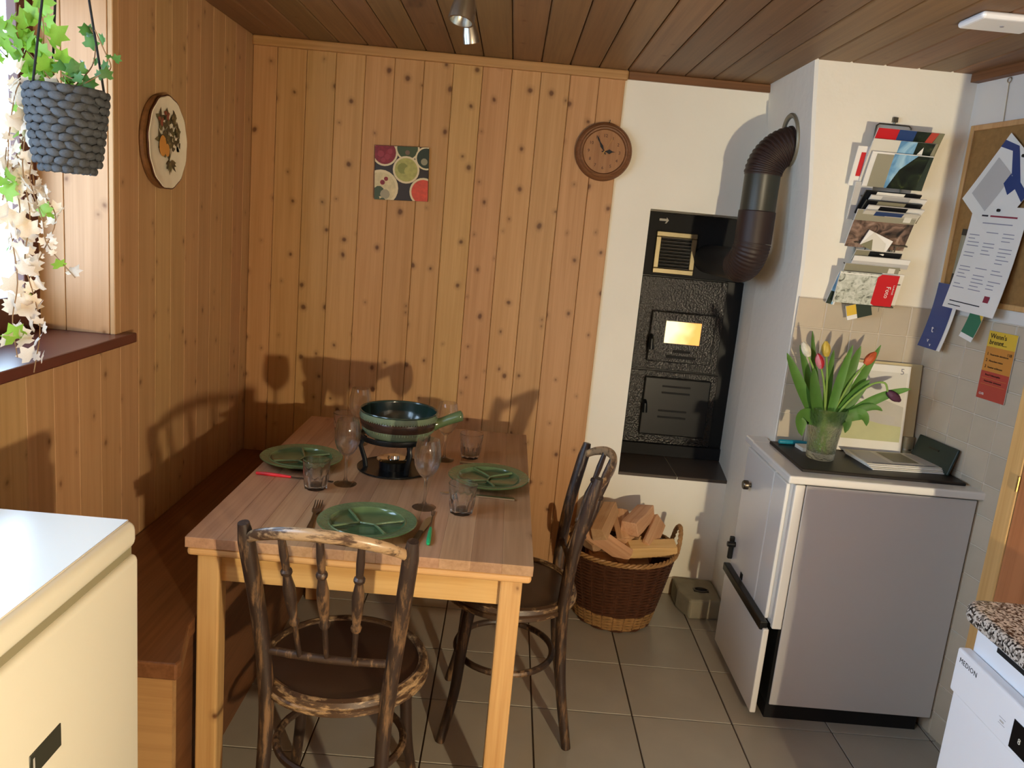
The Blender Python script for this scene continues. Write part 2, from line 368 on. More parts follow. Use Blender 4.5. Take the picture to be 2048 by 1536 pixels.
M['p_skyprint'] = speckle('print_sky', ['#4d7fae', '#79abcf', '#a9cfe3', '#dfeaf0'], 9, .3)
M['cork'] = base('cork', '#96703f', .9, var=.15, vscale=60)
M['rope'] = base('grey_rope', '#47494c', .85, bump=.6, bscale=200, var=.15, vscale=40)
M['cord'] = base('black_cord', '#15161a', .8)
M['soil'] = base('soil', '#33261c', .95)
def leafmat(name, a, b, tr=.25):
    m = base(name, a, .5, var=.18, vscale=30, rand=.22); p = m.node_tree.nodes['Principled BSDF']
    p.inputs['Subsurface Weight'].default_value = 0
    t = m.node_tree.nodes.new('ShaderNodeBsdfTranslucent'); t.inputs[0].default_value = lin(b)
    mx = m.node_tree.nodes.new('ShaderNodeMixShader'); mx.inputs[0].default_value = tr
    m.node_tree.links.new(p.outputs[0], mx.inputs[1]); m.node_tree.links.new(t.outputs[0], mx.inputs[2])
    m.node_tree.links.new(mx.outputs[0], m.node_tree.nodes['Material Output'].inputs[0]); return m
M['ivy_green'] = leafmat('ivy_green', '#86b04a', '#a8d84a', .4)
M['ivy_dark'] = leafmat('ivy_dark', '#4c7a3c', '#7fae4a', .3)
M['ivy_dry'] = leafmat('ivy_dry', '#f0e0cc', '#f4e2c8', .4)
M['ivy_stem'] = base('ivy_stem', '#8a6a48', .8)
M['tulip_leaf'] = leafmat('tulip_leaf', '#4f7d35', '#7fae4a', .2)
M['tulip_stem'] = base('tulip_stem', '#7fa04a', .5)
for nm, h in dict(white='#ece8d4', pink='#d98a96', redp='#b8283a', yellow='#e3c455', orange='#d8673a', purple='#5a3348').items(): M['petal_'+nm] = leafmat('petal_'+nm, h, h, .2)
M['wicker_dark'] = base('wicker_dark', '#4c2c1b', .5, var=.3, vscale=60)
M['wicker_light'] = base('wicker_light', '#9a7448', .5, var=.25, vscale=60)
M['firewood'] = wood('firewood', '#cda57e', '#b88b62', 'X', rand=.12, rough=.8)
M['firewood_pale'] = wood('firewood_pale', '#e0bb84', '#cfa368', 'X', rand=.05, rough=.8)
M['bark'] = base('bark', '#6e5138', .9, bump=.8, bscale=60, bdist=.006)
M['stone'] = base('stone', '#8d8570', .85, var=.15, vscale=12, bump=.5, bscale=40, bdist=.004)
M['lamp_white'] = base('lamp_white', '#e8e2d6', .5)
M['bulb'] = emis('bulb', LAMP_COL, LAMP_STRENGTH)
# granite
g = base('granite', '#d0cbc4', .18); nt = g.node_tree; vo = nt.nodes.new('ShaderNodeTexVoronoi'); vo.inputs['Scale'].default_value = 240
tc = nt.nodes.new('ShaderNodeTexCoord'); nt.links.new(tc.outputs['Object'], vo.inputs['Vector']); sp = nt.nodes.new('ShaderNodeSeparateColor'); nt.links.new(vo.outputs['Color'], sp.inputs[0])
cr = nt.nodes.new('ShaderNodeValToRGB'); cr.color_ramp.interpolation = 'CONSTANT'
for e_, (p_, h_) in zip([cr.color_ramp.elements[0], cr.color_ramp.elements[1], cr.color_ramp.elements.new(.42), cr.color_ramp.elements.new(.62)], ((0, '#2c2826'), (.8, '#e4dfd8'), (.3, '#7d756d'), (.55, '#c9c2b8'))):
    e_.position = p_; e_.color = lin(h_)
nt.links.new(sp.outputs[0], cr.inputs[0]); nt.links.new(cr.outputs[0], nt.nodes['Principled BSDF'].inputs['Base Color']); M['granite'] = g
# window pane: thin clear sheet
wg = bpy.data.materials.new('window_glass'); wg.use_nodes = True; nt = wg.node_tree; nt.nodes.remove(nt.nodes['Principled BSDF'])
tr = nt.nodes.new('ShaderNodeBsdfTransparent'); gl = nt.nodes.new('ShaderNodeBsdfGlossy'); gl.inputs['Roughness'].default_value = .02; mx = nt.nodes.new('ShaderNodeMixShader'); mx.inputs[0].default_value = .06
nt.links.new(tr.outputs[0], mx.inputs[1]); nt.links.new(gl.outputs[0], mx.inputs[2]); nt.links.new(mx.outputs[0], nt.nodes['Material Output'].inputs[0]); M['window_glass'] = wg
# glowing stove window: flames, whiter to one side
fw = emis('fire_glow', (1, .5, .12), 1.7); nt = fw.node_tree; tc = nt.nodes.new('ShaderNodeTexCoord'); n = nt.nodes.new('ShaderNodeTexNoise'); n.inputs['Scale'].default_value = 9; sx = nt.nodes.new('ShaderNodeSeparateXYZ')
nt.links.new(tc.outputs['Object'], sx.inputs[0]); nt.links.new(tc.outputs['Object'], n.inputs['Vector'])
ma = nt.nodes.new('ShaderNodeMath'); ma.operation = 'MULTIPLY_ADD'; ma.inputs[1].default_value = 5.5; nt.links.new(sx.outputs[0], ma.inputs[0]); nt.links.new(n.outputs[0], ma.inputs[2])
cr = nt.nodes.new('ShaderNodeValToRGB'); cr.color_ramp.elements[0].position = .25; cr.color_ramp.elements[0].color = (1, .82, .42, 1); cr.color_ramp.elements[1].position = .75; cr.color_ramp.elements[1].color = (.85, .33, .07, 1)
nt.links.new(ma.outputs[0], cr.inputs[0]); nt.links.new(cr.outputs[0], nt.nodes['Principled BSDF'].inputs['Emission Color']); M['fire'] = fw

# ------------------------------------------------------------------ the room
LW, BW, CZ, YC = -1.07, 3.287, 2.167, 2.789
YB = -1.9
def rwx(y): return 1.49 + (YC-y)*.15
RWA = math.atan2(-1, .15)
RU = Vector((.15, -1, 0)).normalized(); RN = Vector((RU.y, -RU.x, 0))
def RW(s, z, d=0): p = Vector((1.49, YC, 0)) + RU*s + RN*d; return Vector((p.x, p.y, z))

floor = tag(mk('floor', box(-1.5, 2.4, YB-.2, 4.0, -.1, -.004), M['grout']), kind='structure')
tm = None; GX, GY = .3325, .312
for i in range(-4, 6):
    for j in range(0, 16):
        x = .198+(i-1)*GX+.004; y = 2.349+(j-13)*GY+.004-(0)
        if y > BW or x > rwx(y)+.05 or x+GX < LW: continue
        if tm is None:
            t = mk('tile', box(0, GX-.005, 0, GY-.005, -.012, 0), M['tile_floor'], floor, bevel=.0012, seg=1); tm = t; t.location = (x, y, 0)
        else: copies(tm, [((x, y, 0), (0, 0, 0))], floor)

ceil = tag(mk('ceiling', box(-1.5, 2.5, YB-.2, 4.0, CZ+.014, CZ+.1), M['trim_dark']), kind='structure')
tm = None
for k in range(-10, 17):
    x = .05+k*.1125
    if tm is None:
        tm = mk('ceiling_board', box(.0015, .111, 0, 3.31-YB, 0, .016), M['pine_ceiling'], ceil, bevel=.004, seg=1, loc=(x, YB, CZ))
    else: copies(tm, [((x, YB, CZ), (0, 0, 0))], ceil)

# left wall with the window niche and the opening of the added window
NY0, NY1, NZ0, NZ1, NX = .25, 2.176, 1.12, 2.10, -1.30  # near end drawn out beyond view to add daylight on dishwasher and freezer
wl = tag(mk('wall_left', V(box(LW-.33, LW-.013, YB, -1.35, 0, CZ+.02), box(LW-.33, LW-.013, -.15, NY0, 0, CZ+.02), box(LW-.33, LW-.013, -1.35, -.15, 0, NZ0), box(LW-.33, LW-.013, -1.35, -.15, NZ1, CZ+.02), box(LW-.268, LW-.013, NY1+.012, 3.9, 0, CZ+.02), box(LW-.33, LW-.013, NY0, NY1+.012, 0, NZ0), box(LW-.33, LW-.013, NY0, NY1+.012, NZ1, CZ+.02)), M['pine_trim']), kind='structure')
def boardmesh(wd, h, name, mat, parent, loc, rot): return mk(name, box(.0006, wd-.0006, 0, .013, 0, h), mat, parent, bevel=.0022 if parent.name == 'wall_back' else .0011, seg=1, loc=loc, rot=rot)
PW = .1105; y = 2.316
ys = [2.316+k*PW for k in range(-22, 9)]
for yy in ys:
    y1 = yy+PW
    if yy > BW-.02: continue
    y1 = min(y1, BW)
    if y1 <= NY0 or yy >= NY1:
        boardmesh(y1-yy, CZ, 'board', M['pine_side'], wl, (LW, yy, 0), (0, 0, PI/2))
    else:
        boardmesh(y1-yy, NZ0, 'board', M['pine_side'], wl, (LW, yy, 0), (0, 0, PI/2))
        if y1 > NY1: boardmesh(y1-NY1, CZ-NZ0, 'board', M['pine_side'], wl, (LW, NY1, NZ0), (0, 0, PI/2))
        if yy < NY0: boardmesh(NY0-yy, CZ-NZ0, 'board', M['pine_side'], wl, (LW, yy, NZ0), (0, 0, PI/2))
# jamb boards of the niche (facing the camera), the nearer jamb and the lintel
for a, b in ((-1.30, -1.205), (-1.204, -1.085), (-1.084, -1.0705)):
    boardmesh(b-a, NZ1-1.147, 'jamb_board', M['pine_side'], wl, (a, NY1, 1.147), (0, 0, 0))
mk('jamb_board', box(-1.33, -1.07, NY0-.013, NY0, 1.147, NZ1), M['pine_side'], wl)
mk('lintel_board', box(-1.33, -1.07, NY0, NY1, NZ1-.001, NZ1+.02), M['pine_side'], wl)
sill = tag(mk('trim_1', box(-1.36, -1.04, .15, 2.243, 1.119, 1.147), M['sill'], bevel=.004), 'dark red-brown wooden window sill', None, kind='structure')
wx0, wx1 = -1.302, -1.272
w2 = tag(mk('added_window', V(box(wx0, wx1, -.23, -.15, 1.12, 2.1), box(wx0, wx1, -1.35, -1.27, 1.12, 2.1), box(wx0, wx1, -1.27, -.23, 1.12, 1.22), box(wx0, wx1, -1.27, -.23, 2.03, 2.1)), M['frame_brown']), kind='structure')  # unseen extra window, added to bring cool fill light onto the dishwasher
mk('pane', box(-1.308, -1.304, -1.27, -.23, 1.22, 2.03), M['window_glass'], w2)
win = tag(mk('window_1', V(box(wx0, wx1, 2.108, 2.176, 1.147, 2.1), box(wx0, wx1, .25, .33, 1.147, 2.1), box(wx0, wx1, .33, 2.108, 1.147, 1.245), box(wx0, wx1, .33, 2.108, 2.03, 2.1), box(wx0, wx1, 1.38, 1.80, 1.245, 2.03)), M['frame_brown'], bevel=.004), kind='structure')  # wide middle post added out of view, holds daylight off jamb and chimney
for a, b in ((.33, 1.38), (1.80, 2.108)): mk('pane', box(-1.3065, -1.3025, a-.004, b+.004, 1.241, 2.034), M['window_glass'], win)

# back wall: plaster slab with the stove recess, pine boards to its left
RX0, RX1, RZ0, RZ1 = .545, 1.016, .538, 1.655
wb = tag(mk('wall_back', V(box(-1.5, RX0, BW+.008, 3.95, 0, CZ+.02), box(RX0, 1.6, BW+.008, 3.95, RZ1, CZ+.02), box(RX0, 1.6, BW+.008, 3.95, 0, RZ0), box(RX0, 1.6, 3.90, 3.95, RZ0, RZ1)), M['plaster']), kind='structure')
x = -.518-5*.1143
xs = [-.518+k*.1143 for k in range(-5, 8)]+[.384]
for a, b in zip([LW]+xs[1:], xs[1:]):
    if b-a < .01: continue
    boardmesh(b-a, CZ-.03, 'board', M['pine_wall'], wb, (a, BW-.005, 0), (0, 0, 0))
mk('sill_tile', box(RX0, .80, BW+.004, 3.88, RZ0-.01, RZ0+.004), base('recess_tile', '#4a4038', .4), wb, bevel=.002, seg=1)
mk('sill_tile', box(.803, 1.1, BW+.004, 3.88, RZ0-.01, RZ0+.004), bpy.data.materials['recess_tile'], wb, bevel=.002, seg=1)
tag(mk('baseboard_back', box(.4, 1.0, BW-.004, BW+.01, 0, .075), M['tile_wall'], bevel=.002, seg=1), kind='structure')
tag(mk('trim_2', prism([(LW, CZ-.036), (.392, CZ-.036), (.392, CZ), (LW, CZ)], BW-.022, BW+.008), M['pine_trim'], bevel=.006, seg=2), kind='structure')
tag(mk('trim_3', box(.392, .96, BW-.012, BW+.008, CZ-.03, CZ), M['trim_dark'], bevel=.003, seg=1), kind='structure')

# chimney breast, its left face leaning out slightly towards the ceiling
def chimney():
    v = []; f = []
    lev = [(0, 1.014), (.54, 1.014), (1.2, 1.013), (1.5, 1.008), (1.75, .992), (2.0, .962), (CZ+.01, .943)]
    for z, x in lev:
        v += [(x+.01, YC, z), (1.75, YC, z), (1.75, 3.97, z), (1.12, 3.97, z), (1.10, 3.90, z), (x+.004, BW+.006, z), (x, YC+.01, z)]
    n = 7
    for i in range(len(lev)-1):
        for k in range(n): f.append((i*n+k, i*n+(k+1) % n, (i+1)*n+(k+1) % n, (i+1)*n+k))
    f.append(tuple(range(n))[::-1]); f.append(tuple((len(lev)-1)*n+k for k in range(n)))
    return v, f
ch = tag(mk('wall_chimney', chimney(), M['plaster_ch']), kind='structure')
tm = None
for i in range(5):
    for j in range(6):
        x0 = 1.014+i*.1; z = 1.389-(j+1)*.104
        wdt = min(.0975, 1.487-x0)
        if wdt < .09: mk('tile', box(0, wdt, 0, .008, 0, .1015), M['tile_wall'], ch, bevel=.002, seg=1, loc=(x0, YC-.008, z)); continue
        if tm is None: tm = mk('tile', box(0, .0975, 0, .008, 0, .1015), M['tile_wall'], ch, bevel=.002, seg=1, loc=(x0, YC-.008, z))
        else: copies(tm, [((x0, YC-.008, z), (0, 0, 0))], ch)
mk('tile_grout', box(1.016, 1.485, YC-.005, YC+.01, .76, 1.389), M['grout_wall'], ch)

# right wall, turned a few degrees, tiled to about shoulder height
def rwall():
    a = RW(-.2, 0); b = RW(4.9, 0); c = RW(4.9, 0, -.15); d = RW(-.2, 0, -.15)
    return prism_z([(p.x, p.y) for p in (a, b, c, d)], 0, CZ+.02)
wr = tag(mk('wall_right', rwall(), M['white_wall']), kind='structure')
tm = None
for i in range(9):
    for j in range(14):
        s = .003+i*.1; z = 1.385-(j+1)*.1; p = RW(s, z, .009)
        if z < -.02: continue
        if tm is None: tm = mk('tile', box(0, .097, 0, .008, 0, .097), M['tile_wall'], wr, bevel=.002, seg=1, loc=p, rot=(0, 0, RWA))
        else: copies(tm, [(p, (0, 0, RWA))], wr)
mk('tile_grout', box(0, .9, 0, .006, -.0, 1.385), M['grout_wall'], wr, loc=RW(0, 0, .006), rot=(0, 0, RWA))
tag(mk('trim_4', box(.0, 4.7, -.03, .0, CZ-.028, CZ), M['trim_dark'], loc=RW(.005, 0, 0), rot=(0, 0, RWA)), kind='structure')
tag(mk('wall_front', box(-1.5, 2.6, YB-.12, YB, 0, CZ+.02), M['bench']), kind='structure')

# ------------------------------------------------------------------ lamp on the worktop (out of frame): the warm light
lp = thing('table_lamp', 'small white lamp with a bare warm bulb standing on the granite worktop', 'lamp', (LAMP[0], LAMP[1], .88))
mk('lamp_base', lathe([(0, 0), (.045, 0), (.045, .012), (.012, .018), (.010, .05), (.016, .055), (.016, .078), (0, .078)], 20), M['lamp_white'], lp, True)
mk('bulb', lathe([(0.0, .084)]+[(LAMP_R*math.sin(a), .12-LAMP_R*math.cos(a)) for a in [PI*k/10 for k in range(1, 10)]]+[(0, .12+LAMP_R)], 20), M['bulb'], lp, True)

# ------------------------------------------------------------------ table
TX0, TX1, TY0, TY1, TZ = -.722, .122, 1.80, 3.02, .74
tx, ty = (TX0+TX1)/2, (TY0+TY1)/2
tb = thing('dining_table', 'pine dining table with a brown planked top, laid for fondue', 'table', (tx, ty, 0))
hw, hl = (TX1-TX0)/2, (TY1-TY0)/2
top = mk('tabletop', box(-hw+.004, hw-.004, -hl+.006, hl-.006, TZ-.026, TZ-.003), M['table_top'], tb)
npl = 11; pw = 2*hw/npl
for k in range(npl):
    mk('plank', box(-hw+k*pw, -hw+(k+1)*pw, -hl, hl, TZ-.0265, TZ), M['table_top'], top, bevel=.0007, seg=1)
mk('edge_strip', box(-hw+.002, hw-.002, -hl+.004, -hl+.034, TZ-.05, TZ-.027), M['table_pine'], tb, bevel=.009, seg=3)
mk('edge_strip', box(-hw+.002, hw-.002, hl-.034, hl-.004, TZ-.05, TZ-.027), M['table_pine'], tb, bevel=.009, seg=3)
for s in (-1, 1): mk('edge_strip', box(s*(hw-.016)-.014, s*(hw-.016)+.014, -hl+.034, hl-.034, TZ-.05, TZ-.027), M['table_leg'], tb)
ap = TZ-.05; ab = TZ-.125; ins = .022; lw_ = .055
mk('apron', box(-hw+ins+lw_, hw-ins-lw_, -hl+.038, -hl+.058, ab, ap), M['table_pine'], tb)
mk('apron', box(-hw+ins+lw_, hw-ins-lw_, hl-.058, hl-.038, ab, ap), M['table_pine'], tb)
for s in (-1, 1): mk('apron', box(s*(hw-.05)-.01, s*(hw-.05)+.01, -hl+.085, hl-.085, ab, ap), M['table_pine'], tb)
for sx_ in (-1, 1):
    for sy_ in (-1, 1):
        cx = sx_*(hw-ins-lw_/2); cy = sy_*(hl-.02-lw_/2)
        mk('leg', box(cx-lw_/2, cx+lw_/2, cy-lw_/2, cy+lw_/2, 0, ap), M['table_leg'], tb, bevel=.005)

# ------------------------------------------------------------------ bench along the left wall
bx0, bx1, by0, by1, bz = LW+.003, -.652, 1.625, 3.25, .51
bn = thing('corner_bench', 'reddish brown wooden bench along the panelled wall beside the table', 'bench', ((bx0+bx1)/2, (by0+by1)/2, 0))
hx, hy = (bx1-bx0)/2, (by1-by0)/2
bo = lambda x, y: (x-(bx0+bx1)/2, y-(by0+by1)/2)
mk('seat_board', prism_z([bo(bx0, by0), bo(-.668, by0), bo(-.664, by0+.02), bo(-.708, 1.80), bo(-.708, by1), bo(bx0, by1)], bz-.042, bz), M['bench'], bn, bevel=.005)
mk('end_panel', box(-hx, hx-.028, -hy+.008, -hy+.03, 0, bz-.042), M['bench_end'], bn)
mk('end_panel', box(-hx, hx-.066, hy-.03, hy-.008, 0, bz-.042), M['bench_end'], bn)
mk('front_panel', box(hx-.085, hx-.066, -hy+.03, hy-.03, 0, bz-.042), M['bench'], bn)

# ------------------------------------------------------------------ bentwood chairs
def chair(label, loc, rz):
    t = thing('bentwood_chair', label, 'chair', loc, (0, 0, rz), 'bentwood chairs at the table')
    R = .205; H = .46
    mk('seat', lathe([(0, H-.012), (R-.02, H-.012), (R-.015, H-.002), (R-.06, H+.0), (0, H-.003)], 40), M['seat_brown'], t, True)
    mk('seat_ring', lathe([(R-.022, H-.032), (R-.004, H-.034), (R+.004, H-.028), (R+.004, H-.016), (R+.0, H-.013), (R+.002, H-.009), (R-.002, H+.004), (R-.013, H+.008), (R-.022, H+.004), (R-.024, H-.03), (R-.022, H-.032)], 48), M['worn_ring'], t, True)
    for s in (-1, 1):
        path = curve([(s*.150, -.212, 0), (s*.140, -.176, .2), (s*.138, -.160, .38), (s*.145, -.158, .5), (s*.161, -.172, .66), (s*.183, -.212, .872)], 26)
        rr = [.0145+.004*min(1, i/14) for i in range(27)]
        rr[-1] = .0125; path[-1] = path[-1]+Vector((0, 0, .002))
        mk('back_leg', tube(path, rr, 12), M['dark_post'], t, True)
        mk('leg', tube(curve([(s*.125, .115, H-.03), (s*.137, .130, .3), (s*.148, .142, .15), (s*.168, .172, 0)], 16), [.018-.004*i/16 for i in range(17)], 12), M['dark_post'], t, True)
    a = (-.178, -.204, .834); b = (.178, -.204, .834)
    arch = curve([a, (-.145, -.236, .860), (-.08, -.262, .881), (0, -.272, .889), (.08, -.262, .881), (.145, -.236, .860), b], 28)
    mk('top_rail', tube(arch, [.0085+.0035*math.sin(PI*i/28) for i in range(29)], 12, flat=(1.25, .85), up=(0, 0, 1)), M['worn_rail'], t, True)
    lowz = .552
    mk('lower_rail', tube(curve([(-.15, -.160, lowz), (0, -.172, lowz), (.15, -.160, lowz)], 10), .0095, 10), M['dark_rim'], t, True)
    for xt, xb in ((-.085, -.062), (0, 0), (.085, .062)):
        A = Vector((xb, -.172, lowz)); B = Vector((xt, -.259 if xt else -.271, .876 if xt else .884))
        prof = [(0, .006), (.1, .006), (.28, .0065), (.29, .011), (.315, .0125), (.335, .0085), (.45, .0125), (.58, .0138), (.69, .0085), (.705, .0125), (.725, .0125), (.74, .008), (.85, .0095), (1, .0075)]
        mk('spindle', tube([A.lerp(B, p) for p, _ in prof], [r for _, r in prof], 10), M['dark_post'], t, True)
    ring = [(.158*math.cos(2*PI*k/40), .152*math.sin(2*PI*k/40), .235) for k in range(40)]
    mk('leg_hoop', tube(ring, .010, 8, closed=True), M['dark_rim'], t, True)
    return t
chair('worn dark bentwood chair with a round seat, its back to the camera', (-.322, 1.80, 0), -.06)
c2 = chair('worn dark bentwood chair seen from the side, between table and log basket', (.088, 2.305, 0), PI/2)

# ------------------------------------------------------------------ table setting
def plate(label, x, y, rz):
    t = thing('fondue_plate', label, 'plate', (x, y, TZ), (0, 0, rz), 'green fondue plates')
    mk('plate_body', lathe([(0, .004), (.06, .004), (.07, 0), (.078, .001), (.1, .012), (.126, .022), (.1285, .025), (.126, .0265)], 48), M['plate_green'], t, True)
    mk('plate_well', lathe([(0, .0105), (.084, .0105), (.093, .016), (.096, .0215)], 48), M['plate_green'], t, True)
    mk('plate_rim', lathe([(.096, .0215), (.0985, .0235), (.101, .0215), (.124, .0262), (.126, .0265), (.1275, .0255)], 48), M['plate_rim'], t, True)
    A0 = Vector((-.02, .004, .0145)); B0 = Vector((.02, -.004, .0145))
    for P_, dg in ((A0, 130), (A0, 212), (B0, 14), (B0, 308)):
        d = Vector((math.cos(math.radians(dg)), math.sin(math.radians(dg)), 0))
        q = d*.094; q.z = .0195
        mk('divider', tube([P_, P_.lerp(q, .4)+Vector((0, 0, .001)), q], [.0034, .0036, .0046], 8), M['plate_rim'], t, True)
    mk('divider', tube([A0, B0], .0034, 8), M['plate_rim'], t, True)
    return t
plate('green divided fondue plate on the table nearest the chair back', -.309, 1.945, .0)
plate('green divided fondue plate on the left side of the table', -.606, 2.43, PI/2)
plate('green divided fondue plate on the right side of the table', -.008, 2.395, -PI/2)
def wine(label, x, y):
    t = thing('wine_glass', label, 'glass', (x, y, TZ), group='wine glasses')
    out = [(0, .0), (.033, 0), (.034, .0012), (.02, .004), (.008, .009), (.0042, .02), (.0038, .05), (.0042, .078), (.0075, .088), (.019, .097), (.029, .111), (.0355, .128), (.038, .146), (.0372, .165), (.0335, .186), (.0305, .2)]
    inn = [(.0295, .2), (.0325, .186), (.0362, .165), (.037, .146), (.0345, .128), (.028, .112), (.018, .099), (.006, .0925), (0, .0915)]
    mk('glass_body', lathe(out+inn, 40), M['glass'], t, True)
    return t
wine('wine glass in front of the fondue pot, right of the near plate', -.182, 2.134)
wine('wine glass beside the red fondue fork and short tumbler', -.434, 2.272)
wine('wine glass standing behind the pot rim, highest at left', -.478, 2.70)
wine('wine glass half hidden behind the green pot handle', -.166, 2.60)
def tumbler(label, x, y, rz=0):
    t = thing('tumbler', label, 'glass', (x, y, TZ), (0, 0, rz), group='short tumblers')
    seg = 36
    def ring(r, z, fac): return [(r*(1+fac*math.cos(9*2*PI*k/seg))*math.cos(2*PI*k/seg), r*(1+fac*math.cos(9*2*PI*k/seg))*math.sin(2*PI*k/seg), z) for k in range(seg)]
    rings = [ring(.026, .0, .02), ring(.030, .002, .05), ring(.032, .02, .09), ring(.034, .042, .09), ring(.0368, .05, .015), ring(.0385, .065, 0), ring(.0405, .087, 0), ring(.0395, .088, 0), ring(.0372, .066, 0), ring(.034, .05, 0), ring(.029, .02, 0), ring(.027, .013, 0)]
    v = [p for r in rings for p in r]; f = []
    for i in range(len(rings)-1):
        for k in range(seg): f.append((i*seg+k, i*seg+(k+1) % seg, (i+1)*seg+(k+1) % seg, (i+1)*seg+k))
    f.append(tuple(range(seg))[::-1]); f.append(tuple((len(rings)-1)*seg+k for k in range(seg)))
    mk('glass_body', (v, f), M['tumbler_glass'], t, True)
    return t
tumbler('short faceted tumbler at the near right, in front of the right plate', -.076, 2.116)
tumbler('short faceted tumbler at the near left, in front of the left plate', -.508, 2.212, .1)
tumbler('short faceted tumbler behind the right plate, beyond the pot handle', -.08, 2.652, .2)
tumbler('short faceted tumbler at the far left, behind the other glasses', -.545, 2.78, .3)

# fondue set
FX, FY = -.318, 2.455
st = thing('fondue_stand', 'black round fondue stand with a spirit burner under the pot', 'stand', (FX, FY, TZ))
mk('base_plate', lathe([(0, 0), (.108, 0), (.115, .004), (.115, .008), (.111, .006), (.095, .004), (0, .004)], 48), M['black_gloss'], st, True)
mk('support_ring', lathe([(.098, .104), (.112, .104), (.114, .112), (.112, .120), (.108, .120), (.107, .110), (.098, .108), (.098, .104)], 48), M['black_gloss'], st, True)
for k in range(3):
    a = math.radians(205+k*120)-.35; d = Vector((math.cos(a), math.sin(a), 0)); q = Vector((-d.y, d.x, 0))
    mk('stand_leg', tube([d*.088+Vector((0, 0, .004)), d*.092+Vector((0, 0, .03)), d*.108+Vector((0, 0, .075)), d*.094+Vector((0, 0, .106))], .0052, 8, flat=(.6, 1.5)), M['black_gloss'], st, True)
bu = mk('burner', lathe([(0, .004), (.045, .004), (.046, .03), (.042, .034), (.04, .036), (0, .036)], 32), M['black_gloss'], st, True)
mk('burner_lid', lathe([(0, .048), (.018, .047), (.02, .037), (.05, .0365), (.054, .034), (.05, .0345), (.02, .036)], 32), M['chrome'], bu, True)
fp = thing('fondue_pot', 'green ceramic fondue pot with a brown band and a stub handle', 'pot', (FX+.008, FY, TZ+.1095))
outp = [(0, .0), (.085, .0), (.098, .006), (.108, .018)]
mk('pot_base', lathe(outp+[(.1125, .03)], 56), M['pot_green'], fp, True)
mk('pot_stripe', lathe([(.1125, .03), (.1155, .0365), (.1155, .0368)], 56), M['pot_green'], fp, True)
mk('pot_stripe', lathe([(.1150, .0355), (.1190, .042), (.1212, .052), (.1215, .060), (.1195, .0655)], 56), M['pot_brown'], fp, True)
mk('pot_band', lathe([(.119, .0645), (.1218, .067), (.1228, .075), (.1222, .084)], 56), M['pot_green'], fp, True)
mk('pot_rim', lathe([(.1218, .0835), (.1235, .087), (.1225, .0895), (.119, .0885), (.117, .085)], 56), M['pot_inside'], fp, True)
mk('pot_inside', lathe([(.1175, .086), (.114, .06), (.108, .03), (.09, .012), (0, .010)], 56), M['pot_inside'], fp, True)
flute = []
for z, r in ((.0685, .1222), (.0325, .1138)):
    for k in range(90):
        a = 2*PI*k/90; M4 = Matrix.Translation((r*math.cos(a), r*math.sin(a), z)) @ Matrix.Rotation(a, 4, 'Z')
        flute.append(xf(box(-.0012, .0012, -.0016, .0016, -.0045, .0045), M4))
fl = tag(mk('fluting', V(*flute), M['pot_green'], fp), kind='stuff')
mk('handle', tube(curve([(.112, .0, .05), (.135, .0, .058), (.165, 0, .072), (.195, 0, .085), (.204, 0, .088)], 14), [.022, .020, .018, .0165, .016, .016, .0163, .0168, .0172, .0176, .0178, .0176, .016, .012, .004], 14), M['handle_green'], fp, True)
fp.rotation_euler = (0, 0, .0)

# cutlery
def flatbar(pts, w_, t_, seg=8): return tube(pts, 1, seg, flat=(t_, w_), up=(0, 0, 1))
def bar(name, pts, ws, th, mat, parent):
    pts = [Vector(p) for p in pts]; v = []; f = []
    for i, p in enumerate(pts):
        for sx_ in (-1, 1):
            for sz in (0, 1): v.append((p.x+sx_*ws[i]/2, p.y, p.z+sz*th))
    for i in range(len(pts)-1):
        a = i*4; b = a+4
        for q in ((0, 1, 5, 4), (1, 3, 7, 5), (3, 2, 6, 7), (2, 0, 4, 6)): f.append(tuple(a+k for k in q))
    f.append((0, 2, 3, 1)); n = len(pts)*4-4; f.append((n, n+1, n+3, n+2))
    return mk(name, (v, f), mat, parent, True)
t = thing('table_fork', 'steel table fork lying to the left of the near plate', 'fork', (-.452, 1.93, TZ+.001), (0, 0, .1))
bar('fork_handle', [(0, -.06, .004), (0, -.02, .002), (0, .03, .002), (0, .07, .005), (0, .09, .004)], [.016, .014, .009, .007, .02], .0025, M['dark_steel'], t)
bar('fork_neck', [(0, .088, .004), (0, .105, .002), (0, .115, .002)], [.02, .024, .024], .002, M['dark_steel'], t)
for k in range(4): bar('tine', [(-.0095+k*.0063, .113, .002), (-.0095+k*.0063, .14, .004), (-.0095+k*.0063, .162, .009)], [.0036, .0032, .0018], .002, M['dark_steel'], t)
t = thing('table_knife', 'dark steel table knife to the right of the near plate', 'knife', (-.170, 1.95, TZ+.001), (0, 0, -.12))
bar('knife_handle', [(0, -.10, 0), (0, -.05, 0), (0, 0, 0)], [.016, .014, .011], .006, M['dark_steel'], t)
bar('blade', [(0, 0, .001), (0, .04, .001), (.0, .08, .001), (.002, .1, .001), (.004, .112, .001)], [.013, .019, .02, .014, .003], .0016, M['steel'], t)
def fondue_fork(label, loc, rz, mat):
    t = thing('fondue_fork', label, 'fork', loc, (0, 0, rz), 'fondue forks')
    mk('handle', tube([(0, 0, .005), (0, .003, .005), (0, .03, .0055), (0, .07, .005), (0, .108, .004)], [.003, .005, .0058, .0052, .0035], 10), mat, t, True)
    mk('shank', tube([(0, .105, .004), (0, .2, .003)], .0018, 6), M['dark_steel'], t, True)
    for s in (-1, 0, 1): mk('prong', tube([(0, .195, .003), (s*.004, .208, .003), (s*.0045, .236, .003)], .0012, 6), M['dark_steel'], t, True)
